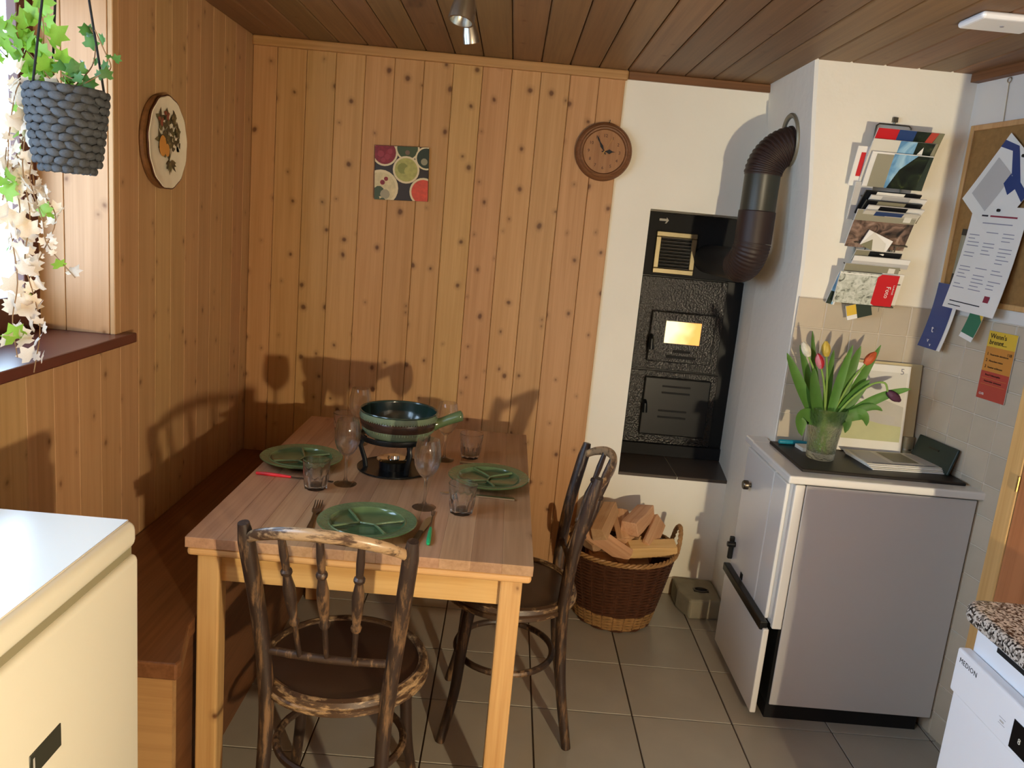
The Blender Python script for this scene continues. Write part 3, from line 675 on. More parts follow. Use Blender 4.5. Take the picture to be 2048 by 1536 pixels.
fondue_fork('fondue fork with a green handle beside the knife', (-.143, 1.87, TZ), 0.04, M['green_plastic'])
fondue_fork('fondue fork with a red handle below the left plate', (-.706, 2.287, TZ), -PI/2-.06, M['red_plastic'])
t = thing('table_knife', 'steel knife lying in front of the right plate', 'knife', (-.043, 2.262, TZ+.001), (0, 0, -PI/2-.03))
bar('knife_handle', [(0, .0, 0), (0, .06, 0), (0, .118, 0)], [.009, .012, .014], .004, M['steel'], t)
bar('blade', [(0, 0, .001), (0, -.04, .001), (0, -.09, .001), (.003, -.105, .001)], [.011, .017, .015, .003], .0016, M['steel'], t)
t = thing('table_fork', 'steel fork lying beyond the right plate', 'fork', (-.06, 2.585, TZ+.001), (0, 0, -PI/2))
bar('fork_handle', [(0, -.05, .0), (0, .0, .0), (0, .06, .002), (0, .085, .002)], [.02, .008, .012, .014], .0025, M['steel'], t)

# ------------------------------------------------------------------ clock, picture, wall plate
ck = thing('wall_clock', 'round wooden wall clock with carved rings on the pine boards', 'clock', (.327, BW-.006, 1.854), (0, 0, 0))
RX = Matrix.Rotation(PI/2, 4, 'X')   # lathe z -> -y
def lathe_y(prof, seg=48): return xf(lathe(prof, seg), RX)
mk('case', lathe_y([(0, 0), (.108, 0), (.112, .006), (.112, .02), (.106, .032), (.1, .036), (.094, .034), (.094, .03), (0, .03)], 56), M['clock_wood'], ck, True)
mk('ring', lathe_y([(.094, .03), (.096, .037), (.091, .041), (.086, .04), (.083, .034), (.081, .03)], 56), M['clock_wood'], ck, True)
mk('dial', lathe_y([(0, .0335), (.082, .0335), (.0835, .030)], 56), M['clock_face'], ck, True)
for k in range(1, 13):
    a = k*PI/6; text('numeral', str(k), .017, M['ink'], ck, (.061*math.sin(a), -.0342, .061*math.cos(a)-.006), align='CENTER')
def hand(name, ang, pts, mat, y):
    ca, sa = math.cos(ang), math.sin(ang)
    poly = [(p[0]*ca+p[1]*sa, -p[0]*sa+p[1]*ca) for p in pts]
    mk(name, prism(poly, y-.001, y), mat, ck)
hand('minute_hand', -30.5*PI/180, [(-.002, -.012), (.002, -.012), (.002, .008), (.0055, .022), (.002, .04), (.0035, .052), (.0, .068), (-.0035, .052), (-.002, .04), (-.0055, .022), (-.002, .008)], M['black_ink'], -.0365)
hand('hour_hand', 88*PI/180, [(-.002, -.01), (.002, -.01), (.002, .008), (.009, .02), (.002, .032), (.0, .045), (-.002, .032), (-.009, .02), (-.002, .008)], M['black_ink'], -.038)
hand('second_hand', 28*PI/180, [(-.0008, -.018), (.0008, -.018), (.0005, .058), (-.0005, .058)], M['brass'], -.0395)
mk('hand_pin', lathe_y([(0, .0425), (.003, .041), (.003, .034)], 12), M['brass'], ck, True)
mk('hook', tube([(.012, 0, .108), (.012, -.012, .116), (.013, -.012, .124)], .0014, 6), M['black_metal'], ck)

pc = thing('kitchen_picture', 'small square print of spice bowls on the pine wall', 'picture', (-.4635, BW-.006, 1.699), (0, math.radians(-2.6), 0))
hwp = .1065; hhp = .104
mk('canvas', box(-hwp, hwp, -.016, 0, -hhp, hhp), base('pic_dark', '#2a211c', .4, var=.2), pc, bevel=.001, seg=1)
it = []
def bowl(cx, cz, r, rim, fill, extra=()):
    it.append((clip(circ(cx, cz, r), -hwp, hwp, -hhp, hhp), rim)); it.append((clip(circ(cx, cz, r*.86), -hwp, hwp, -hhp, hhp), fill))
    for dx, dz, rr, m_ in extra: it.append((clip(circ(cx+dx*r, cz+dz*r, rr*r, 10), -hwp, hwp, -hhp, hhp), m_))
pr = base('pic_rim', '#d8cba6', .4); pg = base('pic_green', '#a7a45c', .4, var=.2, vscale=60); pg2 = base('pic_green2', '#7f8440', .4); pr1 = base('pic_red', '#7c1b22', .4, var=.4, vscale=90); pr2 = base('pic_red2', '#93303a', .4)
po1 = base('pic_coral', '#c94a34', .4, var=.15, vscale=80); pw1 = base('pic_pale', '#cdbf94', .4, var=.2, vscale=50); pdg = base('pic_dkgreen', '#3c4a2a', .4)
bowl(-.068, .078, .052, pr, pr1, [(.2, -.3, .22, pr2), (-.3, -.1, .25, pr2), (.4, .1, .2, pr2), (-.1, -.55, .18, pr2)])
bowl(.022, .098, .048, pr, pdg, [(0, -.35, .2, M['p_brown'])]); bowl(.098, .062, .045, pr, M['p_darkgreen'], [(-.2, -.3, .3, M['p_khaki'])])
bowl(.018, .015, .053, pr, pg, [(-.25, .1, .4, pg2), (.25, -.1, .4, pg)])
bowl(-.082, -.058, .07, pr, pw1, [(.3, .5, .12, pr1), (.1, .3, .14, pr1), (-.1, -.2, .3, pdg), (.25, -.35, .28, M['p_grey']), (-.3, -.6, .25, pdg), (.1, -.75, .2, pdg)])
bowl(.088, -.068, .055, pr, po1, [(-.1, .1, .3, po1)])
prints('print', it, pc, -.0165)

wp = thing('wall_plate', 'cream ceramic wall plate painted with leafy flowers on a wooden backing', 'plate', (LW, 2.447, 1.687), (0, 0, PI/2))
mk('wooden_back', lathe_y([(0, 0), (.13, 0), (.134, .006), (.132, .014), (.12, .018), (0, .018)], 48), M['trim_dark'], wp, True)
seg = 60
def wav(r, k): return r*(1+.012*math.sin(k*2*PI*13/seg))
prof = [(.11, .016), (.130, .024), (.133, .028), (.130, .031), (.112, .027), (.096, .024), (0, .023)]
v = []; f = []
for r, z in prof[:-1]: v += [(wav(r, k)*math.cos(2*PI*k/seg), -z, wav(r, k)*math.sin(2*PI*k/seg)) for k in range(seg)]
for i in range(len(prof)-2):
    for k in range(seg): f.append((i*seg+k, i*seg+(k+1) % seg, (i+1)*seg+(k+1) % seg, (i+1)*seg+k))
f.append(tuple((len(prof)-2)*seg+k for k in range(seg)))
mk('ceramic_plate', (v, f), M['ceramic'], wp, True)
mk('brown_rim', tube([(wav(.133, k)*math.cos(2*PI*k/seg), -.028, wav(.133, k)*math.sin(2*PI*k/seg)) for k in range(seg)], .0022, 6, closed=True), M['frame_brown'], wp, True)
def leafpoly(cx, cz, L, W, ang):
    pts = [(0, 0), (.25, .5), (.55, .42), (1, 0), (.55, -.42), (.25, -.5)]
    return [(cx+L*a*math.cos(ang)-W*b*math.sin(ang), cz+L*a*math.sin(ang)+W*b*math.cos(ang)) for a, b in pts]
it = []
rr = random.Random(4)
for k in range(7):   # stems fanning out from the foot of the bunch
    a = PI/2+(-1.0+k*.33); L_ = .085+.015*(k % 3)
    it.append(([(.012, -.055), (.016, -.055), (.014+L_*math.cos(a)+.002, -.055+1.35*L_*math.sin(a)), (.014+L_*math.cos(a)-.001, -.055+1.35*L_*math.sin(a))], M['leaf_paint2']))
    for u in (.35, .55, .75, .95):
        cx = .014+L_*u*math.cos(a); cz = -.055+1.35*L_*u*math.sin(a)
        for sg in (-1, 1): it.append((leafpoly(cx, cz, rr.uniform(.022, .036), rr.uniform(.012, .018), a+sg*rr.uniform(.5, 1.1)), M[rr.choice(['leaf_paint', 'leaf_paint2', 'leaf_paint2'])]))
for cx, cz in ((-.05, .058), (-.01, .078), (.038, .072), (.066, .035)):
    for k in range(5): it.append((leafpoly(cx, cz, .021, .016, k*2*PI/5+.3), M['leaf_paint2'] if k % 2 else M['red_paint' if cx < 0 else 'leaf_paint']))
for k in range(10): it.append((leafpoly(.014, -.055, rr.uniform(.03, .048), .014, -PI/2+rr.uniform(-1.7, 1.7)), M['leaf_paint2' if k % 3 else 'leaf_paint']))
it.append((circ(-.042, -.012, .024, 18, 1.25), M['orange_paint'])); it.append((circ(-.012, -.022, .015, 18, 1.25), M['orange_paint']))
prints('painted_flowers', it, wp, -.0236, step=.00008)

# ------------------------------------------------------------------ hanging ivy
PY = 1.60
pc0 = aty(133, 176, PY); pot_r = .0705; ztop = pc0.z; zbot = aty(130, 346, PY).z
hp = thing('hanging_planter', 'grey woven hanging planter with trailing half dried ivy by the window', 'planter', (pc0.x, PY, zbot))
hgt = ztop-zbot
def prad(u): return .052+(pot_r-.052)*min(1, u*1.15)**.8 if u > .08 else .052*(.62+.38*math.sqrt(max(u, 0)/.08))
mk('basket', lathe([(0, .002)]+[(prad(k/16)-.004, hgt*k/16+.001) for k in range(0, 17)]+[(prad(1)-.010, hgt), (prad(.85)-.012, hgt*.85), (0, hgt*.84)], 40), M['rope'], hp, True)
lumps = []
rows = 11
ico = lathe([(0, -1), (.6, -.75), (.95, -.2), (.95, .25), (.6, .78), (0, 1)], 8)
for i in range(rows):
    u = (i+.5)/rows; r = prad(u); z = hgt*(i+.5)/rows; nseg = 17
    for k in range(nseg):
        a = 2*PI*(k+.5*(i % 2)+rr.uniform(-.1, .1))/nseg
        lumps.append(xf(ico, Matrix.Translation((r*math.cos(a), r*math.sin(a), z)) @ Matrix.Rotation(a, 4, 'Z') @ Matrix.Rotation(rr.uniform(-.3, .3), 4, 'X') @ Matrix.Diagonal((.0055, r*PI/nseg*1.25, hgt/rows*.56, 1))))
tag(mk('rope_weave', V(*lumps), M['rope'], hp, True), kind='stuff')
mk('soil', lathe([(0, hgt*.9), (pot_r-.012, hgt*.88)], 24), M['soil'], hp)
hook = Vector((.0, .0, CZ-zbot))
for a in (2.45, .12, 4.3):
    p = Vector((pot_r*.97*math.cos(a), pot_r*.97*math.sin(a), hgt*.97))
    mk('cord', tube([p, p.lerp(hook, .5), hook], .0022, 6), M['cord'], hp)
# ivy leaf: five lobes, slightly cupped
def ivyleaf():
    out = [(0, 0), (.28, -.14), (.62, .02), (.42, .26), (.60, .62), (.24, .62), (0, 1.05), (-.24, .62), (-.60, .62), (-.42, .26), (-.62, .02), (-.28, -.14)]
    v = [(0, .35, .06)]+[(x, y, -.12*abs(x)-.08*abs(y-.35)) for x, y in out]
    return v, [(0, i+1, (i+1) % len(out)+1) for i in range(len(out))]
leafme = {}
for nm in ('ivy_green', 'ivy_dark', 'ivy_dry'):
    v, f = ivyleaf(); me = bpy.data.meshes.new('leaf_'+nm); me.from_pydata(v, [], f); me.materials.append(M[nm]); leafme[nm] = me
    for p in me.polygons: p.use_smooth = True
rr = random.Random(21)
def vine(name, pix, depth, mats, nleaf, size, thick=.0012, spread=.02, start=0):
    """a stem through real points beside the pot, leaves along it"""
    root = Vector(hp.location)
    pts = [aty(px, py, PY+depth+rr.uniform(-.02, .02))-root for px, py in pix]
    path = curve(pts, max(8, 4*len(pts)))
    o = mk(name, tube(path, thick, 5), M['ivy_stem'], hp, True)
    nl = int(nleaf*1.5)
    for k in range(nl):
        t_ = start+(1-start)*(k+rr.random()*.8)/nl; p = path[min(int(t_*(len(path)-1)), len(path)-1)]
        m = mats if isinstance(mats, str) else (mats[0] if rr.random() < mats[2] else mats[1])
        q = p+Vector((rr.uniform(-1, 1), rr.uniform(-.7, .7), rr.uniform(-1, 1)))*spread
        l = link('leaf', leafme[m], o, q, (rr.uniform(.7, 2.3), rr.uniform(-.8, .8), rr.uniform(-1.2, 1.2)+PI*rr.choice((0, 0, 1))))
        s = size*rr.uniform(.45, 1.05); l.scale = (s, s, s)
G = 'ivy_green'; D = 'ivy_dry'; K = 'ivy_dark'
vine('ivy_vine', [(110, 170), (70, 120), (35, 70), (40, 10)], -.01, G, 13, .042, spread=.022)
vine('ivy_vine', [(105, 172), (60, 140), (10, 110), (-30, 60)], .03, G, 12, .040, spread=.022)
vine('ivy_vine', [(120, 170), (90, 110), (85, 40), (60, -20)], .0, G, 9, .038)
vine('ivy_vine', [(150, 172), (185, 130), (190, 80), (180, 55)], .03, K, 7, .028, spread=.014)
vine('ivy_vine', [(160, 172), (200, 150), (222, 135), (208, 100), (190, 60)], -.02, K, 5, .024, spread=.01)
vine('ivy_vine', [(140, 172), (125, 150), (150, 160), (165, 165)], -.03, K, 4, .026, spread=.012)
vine('ivy_vine', [(90, 172), (40, 165), (20, 250), (15, 330), (5, 400)], -.02, (G, D, .3), 18, .034, spread=.02)
vine('ivy_vine', [(95, 172), (45, 180), (50, 260), (25, 340), (40, 420), (20, 500)], .02, (G, D, .08), 20, .032, spread=.018)
vine('ivy_vine', [(85, 175), (55, 210), (65, 300), (60, 360), (85, 440), (95, 490), (150, 555)], -.01, (G, D, .06), 12, .026, spread=.012, start=.2)
vine('ivy_vine', [(90, 178), (60, 230), (45, 330), (60, 430), (50, 520), (70, 600), (80, 660), (68, 745)], 0, (G, D, .02), 26, .038, spread=.017, start=.15)
vine('ivy_vine', [(85, 178), (30, 230), (10, 330), (20, 450), (35, 560), (25, 640), (35, 715)], -.015, (G, D, .05), 24, .040, spread=.02, start=.15)
vine('ivy_vine', [(92, 178), (66, 260), (70, 380), (95, 400), (110, 450), (60, 560), (60, 640)], .01, (G, D, .1), 14, .028, spread=.014, start=.3)

# ------------------------------------------------------------------ ceiling: spot rail and a flat white box
sl = thing('ceiling_spotlight', 'brushed metal ceiling spotlight with two flared heads', 'light', (-.168, 1.98, CZ))
mk('ceiling_rail', box(-.015, .015, -.25, .1, -.022, 0), M['brushed'], sl, bevel=.004)
def spot(base_, dirv, L, k=1.0):
    d = Vector(dirv).normalized(); q = d.to_track_quat('Z', 'Y').to_matrix().to_4x4()
    h = mk('lamp_head', xf(lathe([(a*k, b) for a, b in [(0, 0), (.010, .0), (.013, .01), (.013, .03), (.017, .05), (.027, L*.8), (.028, L), (.024, L), (.02, L*.8), (0, L*.6)]], 28), Matrix.Translation(base_) @ q), M['brushed'], sl, True)
    mk('swivel', tube([Vector((base_[0], base_[1], -.02)), Vector(base_)+d*.01], .006, 8), M['brushed'], sl, True)
spot((.032, -.155, -.10), (-.13, -.2, -1), .115)
spot((.004, .085, -.10), (.2, .3, -1), .10, .72)
sm = thing('ceiling_plate', 'flat white square plate fixed to the board ceiling', 'ceiling plate', (1.19, 2.165, CZ))
mk('cover', box(-.085, .085, -.06, .06, -.018, 0), M['dish_white'], sm, bevel=.012, seg=3)
mk('indicator', lathe([(0, -.0195), (.005, -.0195), (.005, -.018)], 12), M['grey_ink'], sm)

# ------------------------------------------------------------------ stove set into the back wall recess
HY = 3.60
hs = thing('wood_stove', 'black hammered wood stove built into the white wall, fire glowing', 'stove', (.84, 3.74, RZ0+.004))
def hb(name, x0, x1, y0, y1, z0, z1, mat, parent=None, bevel=0): return mk(name, box(x0-.84, x1-.84, y0-3.74, y1-3.74, z0-RZ0-.004, z1-RZ0-.004), mat, parent or hs, bevel=bevel)
hb('stove_body', .572, 1.068, HY+.012, 3.88, RZ0+.006, 1.375, M['black_metal'])
hb('upper_panel', .56, 1.04, HY+.01, HY+.03, 1.378, 1.652, M['black_matte'])
hb('front_plate', .595, .985, HY-.004, HY+.012, .95, 1.372, M['hammered'], bevel=.003)
hb('lower_front', .595, 1.0, HY-.002, HY+.012, .60, .944, M['hammered'], bevel=.003)
hb('plinth', .58, 1.06, HY-.01, HY+.012, RZ0+.006, .598, M['black_matte'])
d1 = hb('fire_door', .655, .95, HY-.028, HY-.004, .99, 1.222, M['hammered'], bevel=.006)
fwv = mk('glowing_window', box(-.08, .08, -.002, .002, -.05, .05), M['fire'], d1, loc=(.804-.84, HY-.029-3.74, 1.13-RZ0-.004))
mk('vent_slot', box(-.04, .04, -.003, .003, -.006, .006), M['black_matte'], d1, loc=(.81-.84, HY-.029-3.74, 1.045-RZ0-.004), bevel=.002)
mk('vent_slot', box(-.068, .068, -.003, .003, -.006, .006), M['black_matte'], d1, loc=(.81-.84, HY-.029-3.74, 1.018-RZ0-.004), bevel=.002)
mk('door_handle', tube([(.663-.84, HY-.03-3.74, 1.105-RZ0), (.663-.84, HY-.055-3.74, 1.09-RZ0), (.665-.84, HY-.055-3.74, 1.045-RZ0)], [.009, .011, .014], 10), M['black_gloss'], d1, True)
d2 = hb('ash_door', .662, .968, HY-.022, HY-.002, .645, .918, M['black_metal'], bevel=.006)
for z, dx in ((.875, 0), (.845, 0), (.76, -.005), (.73, -.005)): mk('vent_slot', box(-.065+dx, .065+dx, -.003, .003, -.004, .004), M['black_matte'], d2, loc=(.81-.84, HY-.023-3.74, z-RZ0), bevel=.001)
mk('door_handle', tube([(.672-.84, HY-.025-3.74, .80-RZ0), (.672-.84, HY-.045-3.74, .79-RZ0), (.674-.84, HY-.045-3.74, .75-RZ0)], [.009, .01, .012], 10), M['black_gloss'], d2, True)
gv = thing('vent_grille', 'brass framed louvre grille above the glowing stove', 'grille', (.728, HY+.008, 1.48))
gw, gh = .092, .093
mk('grille_frame', V(box(-gw, gw, -.012, 0, gh-.024, gh), box(-gw, gw, -.012, 0, -gh, -gh+.024), box(-gw, -gw+.024, -.012, 0, -gh+.024, gh-.024), box(gw-.024, gw, -.012, 0, -gh+.024, gh-.024)), M['grille_steel'], gv, bevel=.003, seg=1)
mk('grille_back', box(-gw+.02, gw-.02, -.003, 0, -gh+.02, gh-.02), M['black_matte'], gv)
for k in range(10):
    z = -gh+.03+k*.0146
    mk('slat', xf(box(-gw+.024, gw-.024, -.006, .004, -.0016, .0016), Matrix.Translation((0, -.006, z)) @ Matrix.Rotation(.5, 4, 'X')), M['brushed'], gv)
hk = thing('damper_hook', 'small pale metal hook above the louvre grille', 'hook', (.66, HY+.008, 1.615))
mk('hook_bar', prism([(-.02, .012), (.012, .012), (.012, .018), (.022, .006), (.012, -.008), (.006, -.008), (.012, .002), (-.02, .002)], -.01, 0), M['offw'] if 'offw' in M else M['p_palegrey'], hk)

# flue pipe: out of the stove, up and into the chimney breast
PYP = 3.0; px0 = .888; pr_ = .066
fpz = 1.47
fl = thing('flue_pipe', 'dark brown bent flue pipe running from the stove into the chimney', 'pipe', (px0, PYP, fpz))
def ribbed(path, r, ribs, amp, n, seg=24):
    return tube(path, [r+amp*(1 if (int(i/n*ribs*2) % 2) else 0) for i in range(n+1)], seg, cap=False)
A = Vector((px0-.01, 3.60, fpz)); B = Vector((px0-.012, 3.085, fpz)); 
mk('stove_pipe', tube([A-Vector((px0, PYP, fpz)), B-Vector((px0, PYP, fpz))], pr_-.003, 24), M['black_matte'], fl, True)
n = 64; e1 = []
for i in range(n+1):
    a = PI/2*i/n; e1.append(Vector((-.012*(1-i/n), .088*(1-math.sin(a)), .088*(1-math.cos(a)))))
mk('lower_elbow', ribbed(e1, pr_, 14, .0016, n), M['pipe'], fl, True)
mk('straight_pipe', tube([(0, 0, .085), (0, 0, .155), (0, 0, .33), (0, 0, .335)], [pr_, pr_-.002, pr_-.002, pr_], 28, cap=False), M['pipe_grey'], fl, True)
mk('lower_sleeve', tube([(0, 0, .086), (0, 0, .20), (0, 0, .203)], [pr_+.001, pr_+.001, pr_-.002], 28, cap=False), M['pipe'], fl, True)
n = 90; e2 = []
ER = .118
for i in range(n+1):
    a = PI/2*i/n; e2.append(Vector((ER*(1-math.cos(a)), .0, .33+ER*math.sin(a))))
mk('upper_elbow', ribbed(e2, pr_, 15, .0026, n), M['pipe'], fl, True)
ce = e2[-1]
# rosette: a plain cuff and a pale collar on the chimney face
mk('wall_cuff', tube([ce-Vector((.03, 0, 0)), ce+Vector((.02, 0, 0))], pr_+.004, 28), M['pipe'], fl, True)
hx_ = .966-px0
mk('collar', xf(lathe([(.074, -.01), (.092, -.01), (.094, .004), (.09, .009), (.082, .008), (.076, .002), (.074, -.01)], 36), Matrix.Translation((hx_+.004, .0, ce.z+.014)) @ Matrix.Rotation(-PI/2-.12, 4, 'Y')), M['brass_dull'], fl, True)

# ------------------------------------------------------------------ log basket and firewood
bk = thing('log_basket', 'dark wicker log basket with a pale base band full of split logs', 'basket', (.548, 3.045, 0))
BH = .315
def br(z): return .150+.072*(z/BH)**.9
seg = 96; stakes = 24
def strand(z, ph, r0, amp, rad): return tube([((r0+amp*math.cos(stakes/2*2*PI*k/seg+ph))*math.cos(2*PI*k/seg), (r0+amp*math.cos(stakes/2*2*PI*k/seg+ph))*math.sin(2*PI*k/seg), z+.0008*math.sin(k*1.7+z*900)) for k in range(seg)], rad, 5, closed=True)
dk = []; lt = []
nrow = 44
for i in range(nrow):
    z = .006+(BH-.02)*i/(nrow-1); s_ = strand(z, PI*(i % 2), br(z), .0042, .0041)
    (lt if .012 < z < .072 else dk).append(s_)
tag(mk('dark_weave', V(*dk), M['wicker_dark'], bk, True), kind='stuff')
tag(mk('pale_weave', V(*lt), M['wicker_light'], bk, True), kind='stuff')
sk = [tube([((br(z)+.001)*math.cos(2*PI*(k+.5)/stakes), (br(z)+.001)*math.sin(2*PI*(k+.5)/stakes), z) for z in (.003, .1, .2, BH)], .0035, 6) for k in range(stakes)]
tag(mk('stakes', V(*sk), M['wicker_dark'], bk, True), kind='stuff')
rb = [tube([((br(BH)+.003+.006*math.cos(20*2*PI*k/160+ph))*math.cos(2*PI*k/160), (br(BH)+.003+.006*math.cos(20*2*PI*k/160+ph))*math.sin(2*PI*k/160), BH+.006*math.sin(20*2*PI*k/160+ph)) for k in range(160)], .0048, 6, closed=True) for ph in (0, 2*PI/3, 4*PI/3)]
mk('rim_braid', V(*rb), M['wicker_light'], bk, True)
mk('added_lining', lathe([(br(z)-.010, z) for z in (.006, .1, .2, BH-.004)], 40), M['wicker_dark'], bk, True)  # dark inner surface added to stop light showing through the weave
mk('basket_floor', lathe([(0, .004), (.147, .004), (.148, .01), (0, .01)], 32), M['wicker_dark'], bk)
for s in (-1, 1):
    ln = []
    for ph in (0, 2*PI/3, 4*PI/3):
        pts = []
        for k in range(41):
            a = PI*k/40; c_ = Vector((s*(br(BH)-.002+.012*math.sin(a)), -.058*math.cos(a), BH+.092*math.sin(a)))
            pts.append(c_+Vector((s*.005*math.cos(k*.7+ph), 0, .005*math.sin(k*.7+ph))))
        ln.append(tube(pts, .0055, 6))
    mk('handle', V(*ln), M['wicker_light'], bk, True)
def log(label, a, b, w_, h_, roll, pale=False, shape=0, seed=0):
    a = Vector(a); b = Vector(b); d = b-a; L = d.length
    q = d.to_track_quat('X', 'Z').to_matrix().to_4x4()
    r_ = random.Random(seed)
    w_ *= 1.18; h_ *= 1.15
    cs = [[(-.5, -.5), (.5, -.45), (.42, .5), (-.45, .45)], [(-.55, -.4), (.55, -.45), (.1, .55), (-.15, .5)], [(-.5, -.5), (.5, -.5), (.35, .1), (.05, .4), (-.35, .5)]][shape]
    v = []; f = []; nn = 5; m = len(cs)
    for i in range(nn):
        for y, z in cs: v.append((-L/2+L*i/(nn-1)+(r_.uniform(-.006, .006) if i in (0, nn-1) else 0), y*w_*(1+r_.uniform(-.07, .07)), z*h_*(1+r_.uniform(-.07, .07))))
    for i in range(nn-1):
        for k in range(m): f.append((i*m+k, i*m+(k+1) % m, (i+1)*m+(k+1) % m, (i+1)*m+k))
    f.append(tuple(range(m))[::-1]); f.append(tuple((nn-1)*m+k for k in range(m)))
    o = mk('firewood_log', (v, f), M['firewood_pale'] if pale else M['firewood'], None, bevel=.002, seg=1)
    o.matrix_world = Matrix.Translation((a+b)/2) @ q @ Matrix.Rotation(roll, 4, 'X')
    return tag(o, label, 'log', 'split logs in the basket')
def P3(px, py, y): return aty(px, py, y)
log('long split log slanting down across the front left of the basket', P3(1172, 1050, 3.0), P3(1262, 1112, 2.92), .062, .05, .5, shape=1, seed=1)
log('pale split log lying level along the front of the basket', P3(1255, 1098, 2.95), P3(1350, 1096, 2.99), .05, .045, .3, True, 0, 2)
log('blocky split log standing up at the top left of the basket', P3(1222, 1015, 3.06), P3(1196, 1070, 2.92), .05, .052, .2, shape=0, seed=3)
log('split log wedged upright in the middle of the pile', P3(1238, 1022, 3.08), P3(1250, 1080, 2.95), .052, .045, .9, shape=2, seed=4)
log('broad split log topmost at the right of the pile', P3(1292, 1022, 3.10), P3(1258, 1058, 2.95), .066, .05, .1, shape=0, seed=5)
log('split log leaning at the right beside the wicker handle', P3(1316, 1040, 3.09), P3(1292, 1092, 2.96), .045, .055, .2, shape=1, seed=6)
log('short split log low in the middle behind the pale one', P3(1235, 1085, 3.06), P3(1285, 1085, 2.99), .06, .05, .5, shape=1, seed=7)
log('dark small log at the far left edge of the basket', P3(1160, 1060, 3.08), P3(1195, 1095, 2.99), .05, .05, .6, shape=2, seed=8)
log('split log at the back of the basket against the wall', P3(1200, 1035, 3.16), P3(1320, 1060, 3.15), .055, .06, .4, shape=2, seed=9)
log('buried split log across the bottom layer of the basket', (.42, 3.10, .26), (.68, 3.08, .25), .07, .07, .4, shape=0, seed=10)
log('buried split log under the long slanting one', (.42, 2.99, .25), (.66, 3.0, .24), .06, .06, .2, shape=0, seed=11)

# ------------------------------------------------------------------ stone block by the wall
sb = thing('stone_block', 'low grey stone block with an iron lifting ring by the wall', 'stone block', (.925, 3.155, 0))
mk('block', prism_z([(-.088, .12), (.085, .12), (.08, -.085), (-.055, -.1), (-.09, .0)], 0, .088), M['stone'], sb, bevel=.012, seg=3)
mk('ring', tube([(.01+.03*math.cos(2*PI*k/24), -.0+.02*math.sin(2*PI*k/24), .0915) for k in range(24)], .0035, 6, closed=True), M['dark_steel'], sb, True)
mk('ring_plate', box(-.022, .042, -.016, .016, .086, .089), M['black_matte'], sb, bevel=.001, seg=1)

# ------------------------------------------------------------------ enamel kitchen range
SX0, SX1, SY0, SY1 = .956, 1.534, 2.387, 2.776
rg = thing('kitchen_range', 'white enamel kitchen range with a grey side panel and lower drawer ajar', 'stove', ((SX0+SX1)/2, (SY0+SY1)/2, 0))
ox, oy = (SX0+SX1)/2, (SY0+SY1)/2
def rb_(name, x0, x1, y0, y1, z0, z1, mat, parent=None, bevel=0, seg=2): return mk(name, box(x0-ox, x1-ox, y0-oy, y1-oy, z0, z1), mat, parent or rg, bevel=bevel, seg=seg)
rb_('plinth', .985, 1.50, 2.405, SY1, 0, .06, M['black_matte'])
rb_('body', SX0+.024, SX1-.002, SY0+.004, SY1, .06, .826, M['black_metal'])
rb_('side_panel', .990, SX1, SY0, SY0+.02, .058, .826, M['grey_panel'], bevel=.003)
rb_('front_frame', SX0, .988, SY0, SY0+.02, .33, .826, M['enamel'], bevel=.004)
rb_('front_panel', SX0, .98, SY0+.02, 2.86, .34, .826, M['enamel'], bevel=.002) if False else rb_('front_panel', SX0, .98, SY0+.02, SY1, .34, .826, M['enamel'])
rb_('front_panel', SX0, 1.008, SY1, 2.865, .0, .826, M['enamel'])
dr = rb_('oven_door', SX0-.012, SX0, 2.43, 2.55, .345, .815, M['enamel'], bevel=.004)
dr2 = rb_('fire_door', SX0-.012, SX0, 2.555, 2.86, .345, .815, M['enamel'], bevel=.004)
mk('knob', xf(lathe([(0, .03), (.014, .03), (.017, .026), (.017, .012), (.008, .008), (.008, 0)], 20), Matrix.Translation((SX0-.012-ox, 2.765-oy, .695)) @ Matrix.Rotation(-PI/2, 4, 'Y')), M['dark_steel'], dr2, True)
mk('latch', box(SX0-.03-ox, SX0-.012-ox, 2.845-oy, 2.86-oy, .37, .46), M['black_metal'], dr2, bevel=.004)
mk('latch_knob', xf(lathe([(0, .03), (.01, .03), (.01, 0)], 14), Matrix.Translation((SX0-.012-ox, 2.835-oy, .435)) @ Matrix.Rotation(-PI/2, 4, 'Y')), M['black_metal'], dr2, True)
mk('brand_plate', box(SX0-.014-ox, SX0-.012-ox, 2.70-oy, 2.725-oy, .352, .375), M['black_metal'], dr2)
dw = rb_('lower_drawer', SX0-.026, SX0-.006, SY0+.002, 2.865, .022, .326, M['enamel'], bevel=.004)
mk('drawer_bar', box(SX0-.036-ox, SX0-.010-ox, SY0+.012-oy, 2.868-oy, .318, .348), M['black_metal'], dw, bevel=.004)
lip = rb_('top_rim', .926, 1.552, 2.371, SY1, .832, .858, M['enamel'], bevel=.006, seg=3)
rb_('rim_end', .930, 1.004, SY1-.006, 2.865, .832, .858, M['enamel'], bevel=.006, seg=3)
mk('hob_cover', box(.985-ox, 1.515-ox, 2.43-oy, 2.765-oy, .856, .868), M['hob'], rg, bevel=.004)

